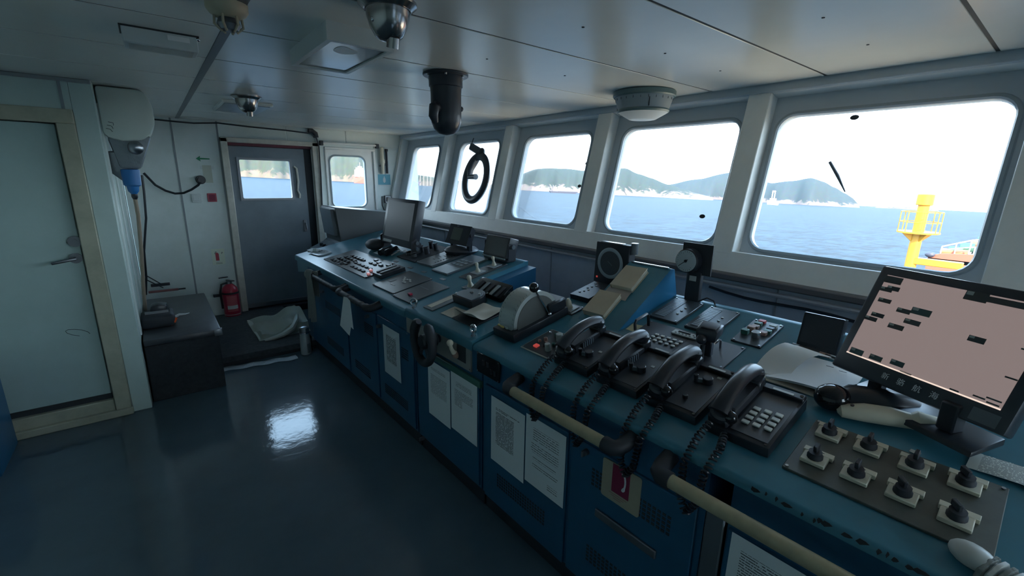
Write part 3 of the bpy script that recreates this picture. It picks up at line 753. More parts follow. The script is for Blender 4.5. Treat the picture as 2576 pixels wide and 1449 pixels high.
# --- steering stand
hB = .014 * CA
t, w, l, z = panel('label_plate', 'long plate with a cream label at the far side of the steering stand', 2.185, 2.29, .06, .275, PANELM, .006, h=hB, screws=False, group=GC)
G().box(-.035, .01, -l + .02, l - .01, z, z + .0015).done('cream_label', PAPERC, t)
t = thing('dial_instrument', 'grey half-round dial instrument on the steering stand', 'dial', ctop(2.09, .26, hB), GC)
G().prism([(-.10, -.06), (.10, -.06)] + [(.10 * math.cos(a), -.0 + .085 * math.sin(a)) for a in [i * PI / 12 for i in range(13)]], 0, .05, 'z', bev=.006).done('housing', BLACK, t)
G().prism([(-.088, -.05), (.088, -.05)] + [(.088 * math.cos(a), -.0 + .073 * math.sin(a)) for a in [i * PI / 12 for i in range(13)]], .05, .054, 'z').done('dial_face', PANELM, t)
G().box(-.012, .012, .01, .022, .054, .06, .002).done('pointer', BLACKG, t); buttons(t, [(-.07, -.045), (.07, .02)], .006, .006, .01, CHROME, .054, 'screw_head', rnd=True)
t = thing('keyboard_box', 'black angled key box behind the dial on the steering stand', 'box', ctop(2.07, .395, hB), GC)
G().hexa([(-.15, -.05, 0), (.14, -.05, 0), (.14, .055, 0), (-.15, .055, 0), (-.15, -.05, .03), (.14, -.05, .03), (.14, .055, .07), (-.15, .055, .07)], bev=.004).done('housing', BLACKG, t)
MK = rotx(math.atan(.04 / .105))
for k in range(5): G().box(-.11 + .05 * k, -.085 + .05 * k, -.035, .045, .047, .052, .001, M=MK).done('key_strip', PANELL if k % 2 else CHARC, t)
G().box(-.02, .02, -.05, -.04, .03, .036).done('white_tag', WHITEP, t)
g = G().lathe([(.016, 0), (.020, .01), (.016, .024), (.007, .03), (0, .031)], 12)
one(g, 'cap_knob', IVORY, 'ivory cap lying at the end of the black key box', 'knob', ctop(1.86, .40, hB))
t = thing('joystick', 'ivory joystick on a plate at the far back corner of the steering stand', 'joystick', ctop(2.30, .40, hB), GC)
G().box(-.045, .045, -.04, .04, 0, .006, .002).done('joystick_plate', PANELM, t)
G().lathe([(.022, .006), (.017, .02), (.010, .035), (.014, .055), (.016, .066), (.010, .078), (0, .08)], 14).done('stick', IVORY, t)
def sheet(name, label, cat, u, d, w, l, m, rot=0., curl=.0, h=.002, thick=.001, wav=.003, group=None, fr=9, hh=0.0):
    def fn(a, b): return (-w / 2 + w * a, -l / 2 + l * b, h + wav * (math.sin(a * fr) * math.cos(b * fr * .8) + 1) + curl * max(0, .35 - b) ** 2 * 8 * (1 if a > .0 else 0))
    g = G().grid(fn, 14, 14, thick=thick)
    return one(g, name, m, label, cat, ctop(u, d, hh, rot), group)
one(G().box(-.10, .10, -.105, .105, 0, .006, .002), 'clipboard', BLACKM, 'black clipboard under the crumpled buff sheet', 'clipboard', ctop(1.90, .175, hB, -.02))
sheet('paper_sheet', 'flat buff sheet on the steering stand', 'paper', 2.045, .125, .15, .10, PAPERC, .05, h=.001, wav=.001, hh=hB)
sheet('paper_sheet', 'crumpled buff sheet on a black clipboard', 'paper', 1.90, .185, .18, .20, PAPERC, .06, .05, h=.008, wav=.004, hh=hB)
# --- engine telegraph
t = thing('engine_telegraph', 'silver-domed engine telegraph with a black ball lever', 'engine telegraph', ctop(1.60, .285, 0))
G().box(-.08, .08, -.185, .185, 0, .045, .008, seg=2).done('base', BLACK, t)
Mx = T(-.012, .0, .04)
prof = [(.148 * math.cos(a), .148 * math.sin(a) * 1.0) for a in [i * PI / 20 for i in range(21)]]
G().prism([(y - .01, z_) for y, z_ in prof], -.062, .055, 'x', M=T(0, 0, .04), bev=.02).done('dome', mat('dome_silver', (.50, .54, .53), .22, .35), t)
G().prism([(y * .86 - .01, z_ * .86) for y, z_ in prof], .055, .058, 'x', M=T(0, 0, .04)).done('dome_face', mat('dome_face_grey', (.11, .115, .11), .25), t)
G().box(-.075, .078, .06, .18, .045, .10, .008).done('rear_block', BLACK, t)
lv = G().tube([(.066, .06, .055), (.066, .03, .12), (.062, .0, .195)], .0045, 8).done('lever', CHROME, t)
G().sphere(.024, (.06, -.006, .215)).done('lever_ball', BLACKG, lv); G().sphere(.012, (.068, .062, .05)).done('lever_pivot', CHROME, lv)
buttons(t, [(-.055, -.15), (-.03, -.155)], .011, .011, .008, YKEY, .045, 'yellow_button'); buttons(t, [(.0, -.15)], .013, .013, .012, GREYB, .045, 'button', rnd=True)
# --- lamp and switch panel beside it
t, w, l, z = panel('switch_panel', 'cream-edged panel of round switches and lamps with one red button', 1.285, 1.472, .10, .30, CREAM, .006, group=GC)
G().box(-w + .006, w - .006, -l + .006, l - .006, z, z + .002).done('face', PANELG, t)
buttons(t, [(-.03, -.06)], .011, .011, .008, REDLIT, z + .002, 'red_button')
for x, y, r, hh, m_ in ((.04, -.055, .014, .035, GREYB), (.02, .04, .018, .035, GREYB), (-.03, .0, .010, .018, BROWNB), (-.05, -.02, .008, .01, BROWNB), (-.01, -.015, .008, .01, BROWNB), (.06, .07, .007, .02, CHROME), (.03, .08, .006, .02, CHROME), (.07, .03, .009, .015, GREENB), (.05, .005, .010, .014, GREENB), (.03, -.01, .009, .014, GREENB), (-.06, .06, .006, .012, CHROME), (-.02, .06, .010, .015, GREENB), (.07, -.02, .008, .014, GREENB), (.0, -.04, .009, .012, BLACK)):
    knob(t, x, y, z + .002, r, hh, m_, 'rotary_switch' if hh > .03 else 'lamp_button', 12)
t, w, l, z = panel('label_plate', 'small steel label plate behind the first telephone', 1.34, 1.405, .352, .376, PANELL, .003, screws=False, cat='plate')
t, w, l, z = panel('control_panel', 'dark square plate with an ivory joystick behind the telegraph', 1.505, 1.63, .46, .56, PANELG, .008, group=GC)
G().box(-.04, .04, -.035, .035, z, z + .004).done('joystick_plate', PANELL, t); G().lathe([(.02, 0), (.016, .02), (.014, .035), (.008, .05), (0, .052)], 12).done('joystick', IVORY, t).matrix_basis = T(0, 0, z + .004)
t, w, l, z = panel('keypad_panel', 'tilted black keypad panel at the left of the book stand', 1.53, 1.665, .615, .82, BLACK, .03, group=GC, screws=False)
G().frame(-w, w, -l, l, -w + .006, w - .006, -l + .006, l - .006, -z - .003, -z, .004, 2, M=rotx(PI / 2) @ Matrix.Diagonal((1, 1, 1, 1))).done('rim', PANELL, t)
buttons(t, [(-.035 + .012 * (i % 3), -.06 + .022 * i) for i in range(7)], .006, .004, .003, PANELL, z, 'key')
# --- book stand wedge and books
t = thing('book_stand', 'blue wedge-shaped stand on the console holding two buff books', 'stand', clev(1.335, .455, 0))
W2 = .122
Hh = 1.213 - (ZT + SL * .455)
g = G(); pr = [(0, -.0), (.40, Hh), (.43, Hh - .005), (.475, SL * .475 - .0)]
g.prism(pr, -W2, W2, 'x'); g.done('wedge', BLUE, t)
for s in (-1, 1): G().prism([(a + (.002 if i < 1 else 0), b) for i, (a, b) in enumerate(pr)], s * W2 - .0015, s * W2 + .0015, 'x').done('side_cheek', BLUELT, t)
G().box(-.11, .11, .39, .405, Hh - .001, Hh + .006, .002).done('top_lip', STEEL, t)
slope = math.atan2(Hh, .40)
def onslope(dist, x, rz=0.0, h=.001): return clev(1.335, .455, 0) @ rotx(slope) @ T(x, dist, h) @ rotz(rz)
for lab, dist, x, rz in (('upper buff-covered book lying on the blue wedge stand', .330, -.030, .03), ('lower buff-covered book lying on the blue wedge stand', .120, -.050, .04)):
    b = thing('book', lab, 'book', onslope(dist, x, rz), 'buff books on the wedge stand')
    G().box(-.061, .061, -.078, .078, .003, .026, .003).done('pages', IVORY, b)
    g = G().box(-.064, .064, -.08, .08, .026, .030, .0015); g.box(-.064, .064, -.08, .08, 0, .003, .001); g.box(-.065, -.061, -.08, .08, 0, .03, .001); g.done('cover', BOOKC, b)
g = G().grid(lambda a, b_: (-.10 + .14 * a, -.045 + .09 * b_, .001 + .003 * math.sin(a * 3) + .006 * math.sin(b_ * PI)), 8, 6, thick=.001)
one(g, 'folded_chart', SHEETB, 'folded grey-brown paper tucked between the two books', 'paper', onslope(.232, -.005, .03))
# --- gauges at the back
t = thing('round_indicator', 'square black indicator box with a big grey ring dial', 'indicator', clev(1.60, .885, 0))
G().box(-.115, .115, -.03, .03, .0, .235, .004, M=rotx(-.04)).done('housing', BLACKM, t)
G().tube([(.078 * math.cos(a) , -.034, .125 + .078 * math.sin(a)) for a in [i * PI / 18 for i in range(36)]], .010, 6, True, sq=(1, .3)).done('ring_scale', PANELL, t)
G().cyl(.07, 0, .003, 28, M=T(0, -.031, .125) @ rotx(PI / 2)).done('dial_face', CHARC, t)
G().box(-.018, .02, -.036, -.034, .123, .127, M=T(0, 0, .125) @ roty(.6) @ T(0, 0, -.125)).done('pointer', PANELM, t)
buttons(t, [(-.08, .0)], .005, .005, .004, REDLIT, .03, 'led').matrix_basis = T(-.085, -.034, .035) @ rotx(PI / 2)
G().box(-.095, .06, -.01, .02, .233, .239, .002).done('top_lip', STEEL, t)
G().cyl(.02, 0, .06, 14, M=T(.125, .01, .19)).done('side_lamp', PANELM, t)
t = thing('pressure_gauge', 'white-faced round pressure gauge on a black post', 'gauge', clev(1.122, .90, 0))
G().box(-.037, .037, -.012, .016, 0, .15, .003).done('post', BLACKM, t)
G().box(-.075, .078, -.006, .006, .138, .288, .002).done('back_plate', BLACKM, t)
G().cyl(.058, 0, .05, 28, M=T(-.024, -.006, .205) @ rotx(PI / 2), bev=.004).done('gauge_body', BLACK, t)
dlm = print_mat('dial_print', (.46, .52, .54), (.1, .1, .1), [(0, 1, 0, 1)], .1, .1, 300, thin=.1)
G().cyl(.052, 0, .003, 28, M=T(-.024, -.0555, .205) @ rotx(PI / 2)).done('dial_face', mat('dial_pale', (.44, .50, .53), .3), t)
G().box(-.0015, .0015, -.061, -.059, -.012, .044, M=T(-.024, 0, .205) @ roty(-2.25)).done('needle', BLACKM, t)
G().cyl(.007, 0, .004, 12, M=T(-.024, -.059, .205) @ rotx(PI / 2)).done('needle_hub', BLACKM, t)
tk = G()
for i in range(21):
    a = math.radians(-45 + 270 * i / 20); tk.box(-.0006, .0006, -.0595, -.0585, .042, .049 if i % 5 else .038, M=T(-.024, 0, .205) @ roty(-a + PI * .5 - PI / 2))
tk.done('dial_ticks', BLACKM, t)
G().box(-.02, .015, -.0135, -.012, .105, .13).done('post_label', GREYB, t)
g = G().tube([(0, 0, .01), (.03, .02, .03), (.06, .03, .02), (.08, .02, -.005), (.085, .0, .006)], .004, 6)
one(g, 'gauge_cable', BLACK, 'black cable looping from the foot of the pressure gauge', 'cable', clev(1.085, .895, .0))
# --- near block, back row panels
for nm, lab, u0, u1, d0, d1 in (('display_panel', 'grey panel with ribbed display nearest the book stand', 1.045, 1.19, .645, .88), ('display_panel', 'second grey panel with ribbed display, three buttons', .87, 1.005, .64, .873)):
    t, w, l, z = panel(nm, lab, u0, u1, d0, d1, PANELG, .014, group=GC)
    G().box(-w + .018, -.002, -l + .02, l - .03, z, z + .002).done('display_strip', PANELM, t)
    rb = G()
    for k in range(14): rb.box(-w + .02, -.004, -l + .026 + k * .0145, -l + .032 + k * .0145, z + .002, z + .0028)
    rb.done('display_ribs', PANELL, t)
    buttons(t, [(.03, .03 - .035 * k) for k in range(3)], .006, .006, .004, GREYB, z, 'button', rnd=True)
# --- big control plate with keypad, handle, radio and microphone stand
t, w, l, z = panel('keypad_panel', 'wide charcoal panel with a grey number keypad and a carrying handle', .72, 1.15, .428, .615, CHARC, .006, group=GC)
buttons(t, [(-.125 + .028 * i + .004 * j, -.055 + .024 * j) for i in range(5) for j in range(3)], .0085, .0065, .006, KEYW, z, 'key', .002)
for x0 in (-.197,):
    G().tube([(x0, -.05, z), (x0, -.05, z + .05), (x0, -.04, z + .062), (x0, .04, z + .062), (x0, .05, z + .05), (x0, .05, z)], .007, 6).done('handle', BLACK, t)
G().tube([(.135, -.03, z), (.135, -.03, z + .035), (.14, -.02, z + .042), (.14, .03, z + .042), (.14, .04, z + .035), (.14, .04, z)], .005, 6).done('small_handle', CHROME, t)
G().box(.005, .0065, -l + .005, l - .005, z, z + .0008).done('panel_joint', BLACKM, t)
rd = thing('radio_faceplate', 'silver radio faceplate with a black slot lying on the keypad panel', 'radio', ctop(.955, .575, .0065, .0))
G().box(-.058, .058, -.018, .018, 0, .008, .002).done('faceplate', GREYB, rd); G().box(-.035, .02, .0, .011, .008, .009).done('slot', BLACKG, rd)
buttons(rd, [(-.04 + .016 * i, -.008) for i in range(5)] + [(.035, .004), (.045, -.006)], .004, .003, .0015, BLACK, .008, 'key', .0005)
mc = thing('microphone', 'black desk microphone standing on the keypad panel', 'microphone', clev(.805, .47, .012, .15) @ Matrix.Scale(1.2, 4))
G().box(-.016, .016, -.012, .016, 0, .075, .004).done('holder', BLACK, mc)
G().hexa([(-.03, -.03, .055), (.03, -.03, .055), (.033, .03, .07), (-.033, .03, .07), (-.034, -.03, .092), (.034, -.03, .092), (.036, .034, .105), (-.036, .034, .105)], bev=.006).done('head', BLACK, mc)
G().hexa([(-.026, -.022, .098), (.026, -.022, .098), (.028, .026, .106), (-.028, .026, .106), (-.022, -.019, .1), (.022, -.019, .1), (.024, .022, .108), (-.024, .022, .108)]).done('grille', BLACKM, mc)
G().frame(-.031, .031, -.028, .03, -.026, .026, -.024, .026, -.104, -.099, .004, 2, M=rotx(PI / 2 + .13) @ T(0, 0, 0)).done('head_rim', PANELL, mc)
G().sphere(.016, (-.01, -.035, .062)).cyl(.008, -.02, .045, 10, M=T(-.005, -.03, .0)).done('gooseneck', BLACK, mc)
G().tube([(-.012, -.04, .03), (-.03, -.03, .005), (-.02, -.07, -.012), (.03, -.10, -.02), (.09, -.135, -.028)], .005, 7).done('cable', BLACK, mc)
# --- coloured buttons
t, w, l, z = panel('button_panel', 'dark panel of tall coloured push buttons near the small black speaker', .684, .80, .642, .86, PANELG, .008, group=GC)
for x, y, m_, hh in ((-.02, .09, REDL, .012), (-.022, .06, GREENB, .014), (-.022, .03, BROWNB, .014), (-.027, .005, BROWNB, .02), (-.035, -.035, GREENB, .02), (.033, .07, GREYB, .014), (.032, .045, BLACK, .012), (.033, .015, GREENB, .014), (.025, -.01, BROWNB, .016)):
    G().box(-.014, .014, -.011, .011, 0, hh, .002).done('push_button', m_, t).matrix_basis = T(x, y, z)
G().cyl(.017, 0, .028, 16, bev=.002).done('round_button', CHROME, t).matrix_basis = T(.012, -.045, z)
sheet('sticky_note', 'yellow sticky note at the foot of the book stand', 'note', 1.175, .525, .055, .065, mat('note_yellow', (.50, .46, .28), .7), .1, .0, .001, .0006, .001)
# --- telephones
def coil(path, r, turns, wire):
    P = [Vector(p) for p in path]; seg = [(P[i + 1] - P[i]).length for i in range(len(P) - 1)]; tot = sum(seg)
    out = []; N = turns * 9
    for k in range(N + 1):
        s_ = tot * k / N; i = 0
        while i < len(seg) - 1 and s_ > seg[i]: s_ -= seg[i]; i += 1
        p = P[i].lerp(P[i + 1], s_ / seg[i]); tg = (P[i + 1] - P[i]).normalized()
        a = tg.orthogonal().normalized(); b = tg.cross(a); an = 2 * PI * turns * k / N
        out.append(p + (a * math.cos(an) + b * math.sin(an)) * r)
    return out
def phone(label, u, d, kind, lean=0.0):
    M0 = ctop(u, d, 0, lean)
    t = thing('telephone', label, 'telephone', M0, 'black telephones along the console')
    G().hexa([(-.092, -.14, 0), (.092, -.14, 0), (.092, .14, 0), (-.092, .14, 0), (-.092, -.14, .034), (.092, -.14, .034), (.092, .14, .042), (-.092, .14, .042)], bev=.005).done('base', BLACK, t)
    zt = .038
    G().hexa([(-.022, -.122, zt - .004), (.082, -.122, zt - .004), (.082, .10, zt), (-.022, .10, zt), (-.022, -.122, zt - .001), (.082, -.122, zt - .001), (.082, .10, zt + .003), (-.022, .10, zt + .003)]).done('face_plate', CHARC if kind != 'dial' else PANELG, t)
    # rim along back
    G().box(-.03, .09, .108, .138, .038, .054, .003).done('back_rim', BLACK, t)
    G().box(.0, .06, .112, .122, .054, .056).done('name_strip', GREYB, t)
    for x in (.08,):
        for y in (-.13, .125): G().cyl(.005, 0, .002, 8).done('screw', BLACKG, t).matrix_basis = T(x, y, .036 if y < 0 else .054)
    # cradle rests
    G().box(-.09, -.03, -.13, -.07, .03, .058, .005).done('cradle', BLACK, t); G().box(-.09, -.03, -.07, .10, .03, .066, .006).done('cradle_rib', BLACKM, t); G().box(-.09, -.028, .085, .135, .036, .078, .006).done('cradle', BLACK, t)
    # handset
    pts = []; rad = []
    for i in range(15):
        a = i / 14; y = -.118 + .24 * a
        zz = .072 + .030 * math.sin(PI * a) ** .8 + .022 * a
        pts.append((-.062, y, zz)); rad.append(.0225 + .006 * abs(2 * a - 1) ** 3)
    hs = G().tube(pts, .022, 12, radii=rad, sq=(.82, 1.15)).done('handset', BLACK, t)
    G().cyl(.031, -.018, .016, 18, M=T(-.058, -.108, .064) @ rotx(.3) @ roty(.3), bev=.007).done('mouthpiece', BLACK, hs)
    G().cyl(.032, -.02, .018, 18, M=T(-.060, .112, .092) @ rotx(-.3) @ roty(.2), bev=.007).done('earpiece', BLACK, hs)
    G().sphere(.021, (-.03, -.108, .062), 10).done('mouthpiece_cap', BLACKG, hs)
    if kind == 'keys':
        buttons(t, [(-.0 + .03 * i, -.075 + .026 * j + .004 * i) for i in range(3) for j in range(4)], .0105, .0075, .006, KEYW, zt + .001, 'key', .0015)
    else:
        y0 = -.07 if kind == 'a' else -.04
        if kind == 'c': y0 = .03
        k1 = G().cyl(.008, 0, .03, 12, bev=.001).done('toggle', BLACK, t); k1.matrix_basis = T(.0, y0, zt)
        G().cyl(.017, 0, .024, 16, bev=.002).done('dial_knob', BLACK, t).matrix_basis = T(.036, y0 + .012, zt)
        G().hexa([(.004, y0 - .004, zt), (.03, y0 + .004, zt), (.03, y0 + .012, zt), (.004, y0 + .006, zt), (.004, y0 - .004, zt + .016), (.03, y0 + .004, zt + .016), (.03, y0 + .012, zt + .016), (.004, y0 + .006, zt + .016)]).done('knob_link', PANELM, t)
        G().box(.045, .06, y0 + .055, y0 + .066, zt + .001, zt + .003).done('tiny_label', GREYB, t)
        if kind == 'c': G().cyl(.009, 0, .014, 12, bev=.002).done('push_knob', BLACK, t).matrix_basis = T(.02, -.075, zt)
        if kind != 'c':
            sl = G()
            for k in range(6): sl.box(-.024, -.020, -.03 + .012 * k, -.024 + .012 * k, zt + .002, zt + .028)
            sl.done('speaker_slots', PANELM, t)
    inv = M0.inverted()
    def W(uu, dd, z_): return inv @ Vector((xf(uu) + dd, uu, z_))
    ztp = ZT + SL * .1
    pa = [Vector((-.07, -.145, .05)), W(u + .075, .03, ZT + .03), W(u + .075, -.03, ZT - .03), W(u + .07, -.04, ZT - .13), W(u + .045, -.045, ZT - .175), W(u + .02, -.04, ZT - .13), W(u + .012, -.03, ZT - .03), W(u + .005, .03, ZT + .03), Vector((-.03, -.142, .02))]
    G().tube(coil(pa, .0095, 46, .003), .0032, 5).done('coiled_cord', BLACK, t)
    return t
phone('black telephone nearest the red-button switch panel', 1.165, .235, 'a', .0)
phone('second black telephone, two small knobs on its face', .94, .235, 'b')
phone('third black telephone, beside the desk microphone cable', .722, .235, 'c')
phone('black telephone with a white number keypad', .508, .235, 'keys')

# ================================================================== MONITORS AND LOOSE THINGS ON THE CONSOLE
# radar cabinet standing beyond the far end
t = thing('radar_cabinet', 'tall grey radar cabinet standing beyond the far end of the console', 'radar', T(1.49, 4.88, 0))
G().prism([(0, .0), (.78, 0), (.78, 1.215), (.02, 1.302), (-.0, 1.29), (.05, .93), (.0, .90)], 0, .5, 'y', bev=.006).done('cabinet', RADARG, t)
G().hexa([(-.004, .06, 1.0), (.0, .44, 1.0), (.03, .44, 1.0), (.03, .06, 1.0), (-.03, .06, 1.28), (-.03, .44, 1.28), (.03, .44, 1.28), (.03, .06, 1.28)]).done('screen_hood', PANELM, t)
G().hexa([(-.16, .02, .80), (-.16, .48, .80), (.06, .48, .84), (.06, .02, .84), (-.16, .02, .83), (-.16, .48, .83), (.06, .48, .93), (.06, .02, .93)], bev=.006).done('keyboard_ledge', PANELM, t)
for y in (.1, .2, .3): G().cyl(.02, .0, .03, 12).done('ledge_knob', BLACK, t).matrix_basis = T(-.08, y, .87)
def monitor(name, label, M, w, h, th, body, screen, sx0, sx1, sz0, sz1, cat='monitor', tilt=0.0, bev=.006, z0=0.0, taper=None):
    t = thing(name, label, cat, M)
    R = T(0, 0, z0) @ rotx(-tilt)
    g = G()
    if taper: g.hexa([(-w / 2, 0, 0), (w / 2, 0, 0), (w / 2 - taper, th, taper), (-w / 2 + taper, th, taper), (-w / 2, 0, h), (w / 2, 0, h), (w / 2 - taper, th, h - taper), (-w / 2 + taper, th, h - taper)], M=R)
    else: g.box(-w / 2, w / 2, 0, th, 0, h, bev, M=R, seg=2)
    g.done('housing', body, t)
    G().box(sx0, sx1, -.0015, .001, sz0, sz1, M=R).done('screen', screen, t)
    return t, R
BEZ = mat('monitor_bezel', (.035, .042, .055), .35)
# tall-looking landscape monitor at the back of the far block
t, R = monitor('flat_monitor', 'wide dark flat monitor on brackets, second from the far end', basis(EXU, EYH, (0, 0, 1), (1.62, 3.69, 1.05)), .585, .405, .07, BEZ, SCREENM, -.245, .245, .06, .375, tilt=.21)
G().box(-.25, -.08, -.002, 0, .012, .035, M=R).done('name_strip', GREYB, t)
for s in (-1, 1):
    G().prism([(.0, -.13), (.10, -.10), (.09, .04), (.045, .085), (.0, .06)], s * .30 - .006, s * .30 + .006, 'x', M=T(0, 0, 0)).done('bracket', CHARC, t)
    for k in (0, 1): G().cyl(.016, 0, .02, 12, M=T(s * .306, .045, .05 - .05 * k) @ roty(s * PI / 2)).done('clamp_knob', PANELM, t)
# small navigation displays
t, R = monitor('small_display', 'small black display with a greenish screen on a swivel foot', basis(EXU, EYH, (0, 0, 1), (1.842, 3.05, 1.12)), .30, .16, .055, BLACK, LCD, -.09, .045, .035, .135, tilt=.38, taper=.015)
G().lathe([(.0, -.09), (.13, -.085), (.14, -.065), (.12, -.045), (.05, -.03), (.0, -.03)], 18, M=T(0, .06, .015)).done('swivel_foot', CHARC, t)
G().box(.10, .135, .04, .075, -.06, .09, .004).done('yoke_arm', BLACK, t); G().box(-.135, -.10, .04, .075, -.06, .09, .004).done('yoke_arm', BLACK, t)
G().cyl(.014, 0, .02, 12, M=T(.135, .055, .08) @ roty(PI / 2)).done('clamp_knob', BLACK, t)
G().box(-.05, -.02, -.0015, 0, .145, .155, M=R).done('badge', PANELM, t)
t, R = monitor('small_display', 'small grey blank display box at the near corner of the far block', basis(EXU, EYH, (0, 0, 1), (1.90, 2.605, 1.085)), .275, .15, .085, CHARC, SCREENG, -.125, .125, .012, .138, tilt=.27)
G().box(.13, .142, .02, .09, -.025, .10, .003).done('yoke_arm', CHARC, t); G().box(-.142, -.13, .02, .09, -.025, .10, .003).done('yoke_arm', CHARC, t); G().box(-.14, .14, .01, .09, -.03, -.015, .003).done('yoke_base', CHARC, t)
G().cyl(.016, 0, .022, 12, M=T(.142, .05, .08) @ roty(PI / 2)).done('clamp_knob', PANELM, t)
G().box(-.13, .135, -.012, -.0, -.012, .0, .003).done('sun_lip', PANELL, t)
# black vinyl-topped things near the far monitor
g = G().sphere(.10, (0, 0, .05), 10, sx=1.25, sy=.75, sz=.5); one(g, 'camera_pouch', BLACKM, 'black pouch lying in front of the far flat monitor', 'pouch', ctop(3.98, .50))
for k, (u, d, rz, lab) in enumerate(((3.70, .50, .4, 'black binoculars resting below the far flat monitor'),)):
    t = thing('binoculars', lab, 'binoculars', ctop(u, d, 0, rz))
    for s in (-1, 1): G().lathe([(.026, -.07), (.028, -.02), (.022, .0), (.018, .05), (.020, .07)], 14, M=T(s * .034, 0, .03) @ AX_Y).done('barrel', BLACK, t)
    G().box(-.02, .02, -.02, .02, .02, .04, .004).done('bridge', BLACK, t)
    G().tube([(.05, .06, .03), (.10, .04, .02), (.13, -.01, .03), (.09, -.07, .01)], .006, 6).done('strap', GREYB, t)
sheet('paper_sheet', 'white folded leaflet below the far flat monitor', 'paper', 3.80, .455, .14, .05, PAPER, .2, h=.003, wav=.004)
sheet('paper_sheet', 'small white slip beside the binoculars', 'paper', 3.60, .60, .08, .04, PAPER, -.3, h=.003, wav=.004)
# far corner: pen tray and wallet on a plate
one(G().prism(rrect(-.11, .15, -.06, .07, .05), 0, .012, 'z', bev=.002), 'desk_pad', PANELL, 'pale grey rounded pad at the far corner of the console', 'pad', ctop(4.47, .15, .0, .1))
t = thing('wallet', 'open white-edged wallet with cards on the far corner', 'wallet', ctop(4.56, .13, .013, .3))
G().hexa([(-.06, -.03, 0), (.0, -.03, .0), (.0, .03, 0), (-.06, .03, 0), (-.07, -.03, .022), (.0, -.03, .006), (.0, .03, .006), (-.07, .03, .022)]).done('flap', GREYB, t)
for k in range(3): G().box(.0, .06, -.02 + .016 * k, -.008 + .016 * k, .0, .03, .002, M=rotx(-.5)).done('card', WHITEP, t)
G().tube([(.07, 0, .005), (.11, .02, .01), (.16, .0, .004)], .003, 6).done('cord', BLACK, t)
# black speaker behind the papers
t, R = monitor('small_speaker', 'small black tilted speaker box left of the chart monitor', basis(EXU, EYH, (0, 0, 1), (1.855, .52, 1.028)), .132, .145, .05, BLACK, BLACKM, -.058, .058, .03, .135, cat='speaker', tilt=.25)
G().box(-.03, .035, -.002, 0, .012, .019, M=R).done('badge', CHARC, t)
G().box(-.064, .064, .02, .05, .1415, .146, M=R).done('top_edge', PANELL, t)
# chart monitor
ux = Vector((1.53 - 1.70, .015 - .425, 0)); wv = ux.length; ux.normalize(); uy = Vector((-ux.y, ux.x, 0)) * 1.0
MB_ = basis(ux, uy, (0, 0, 1), ((1.70 + 1.53) / 2, .22, 1.058))
t, R = monitor('chart_monitor', 'large black chart monitor with a lit pinkish screen', MB_, wv, .358, .045, BEZ, SCREENON, -wv / 2 + .028, wv / 2 - .028, .055, .33, tilt=.40, bev=.007)
t['label'] = 'large black chart monitor with a lit pinkish screen'
SW = wv - .056; SH = .275
def scr(g, fx, fz, w_, h_, y=-.0026): 
    x = -wv / 2 + .028 + fx * SW; z_ = .055 + (1 - fz) * SH
    return g.box(x - w_ / 2, x + w_ / 2, y, -.0014, z_ - h_ / 2, z_ + h_ / 2, M=R)
tags = [(.06, .05, .05, .022, 0), (.045, .17, .035, .014, 0), (.09, .145, .035, .014, 0), (.075, .30, .037, .013, 0), (.235, .36, .037, .014, 0), (.345, .325, .05, .02, 1), (.325, .455, .042, .015, 0), (.08, .48, .037, .013, 0), (.045, .54, .037, .013, 0), (.24, .55, .042, .015, 0), (.72, .45, .036, .016, 0),
        (.07, .955, .04, .02, 1), (.22, .945, .036, .016, 1), (.37, .92, .036, .016, 1), (.60, .045, .05, .026, 0)]
for fx, fz, w_, h_, k in tags:
    scr(G(), fx, fz, w_, h_).done('screen_tag', SCRTXT2 if k else SCRTXT, t)
for fx, fz, w_, h_, k in tags[1:]:
    scr(G(), fx - w_ * .3 / SW, fz - .25 * h_ / SH, w_ * .3, h_ * .4, -.0032).done('screen_icon', GREYB, t)
scr(G(), .83, .045, .16, .016).done('screen_bar', SCRTXT, t)
scr(G(), .5, .992, SW, .004).done('screen_bar', SCRBAR, t)
for fx, fz, w_ in ((.97, .42, .024), (.97, .70, .024), (.88, .955, .025), (.95, .93, .03), (.955, .97, .025), (.75, .975, .02), (.45, .985, .03)):
    scr(G(), fx, fz, w_, .004).done('screen_tag', SCRTXT2, t)
MTX = R @ T(0, -.001, .028) @ rotx(PI / 2)
for k, ch in enumerate('新骆航海'):
    text_mesh(ch, .021, mat('bezel_lettering', (.75, .77, .8), .4), 'bezel_lettering', t, MTX @ T(-.062 + .042 * k, 0, 0))
G().box(wv / 2 - .075, wv / 2 - .02, -.001, 0, .008, .042, M=R).done('sticker', PANELM, t)
G().hexa([(-.15, -.035, -.065), (.19, -.035, -.075), (.19, .09, -.06), (-.15, .09, -.05), (-.15, -.03, -.05), (.19, -.03, -.06), (.19, .09, -.04), (-.15, .09, -.03)], bev=.004).done('stand_foot', BLACK, t)
G().box(.09, .13, -.005, .04, -.05, .03, .004).done('stand_neck', BLACK, t)
G().box(-.12, -.08, .03, .06, -.05, .06, .004).done('stand_neck', BLACK, t)
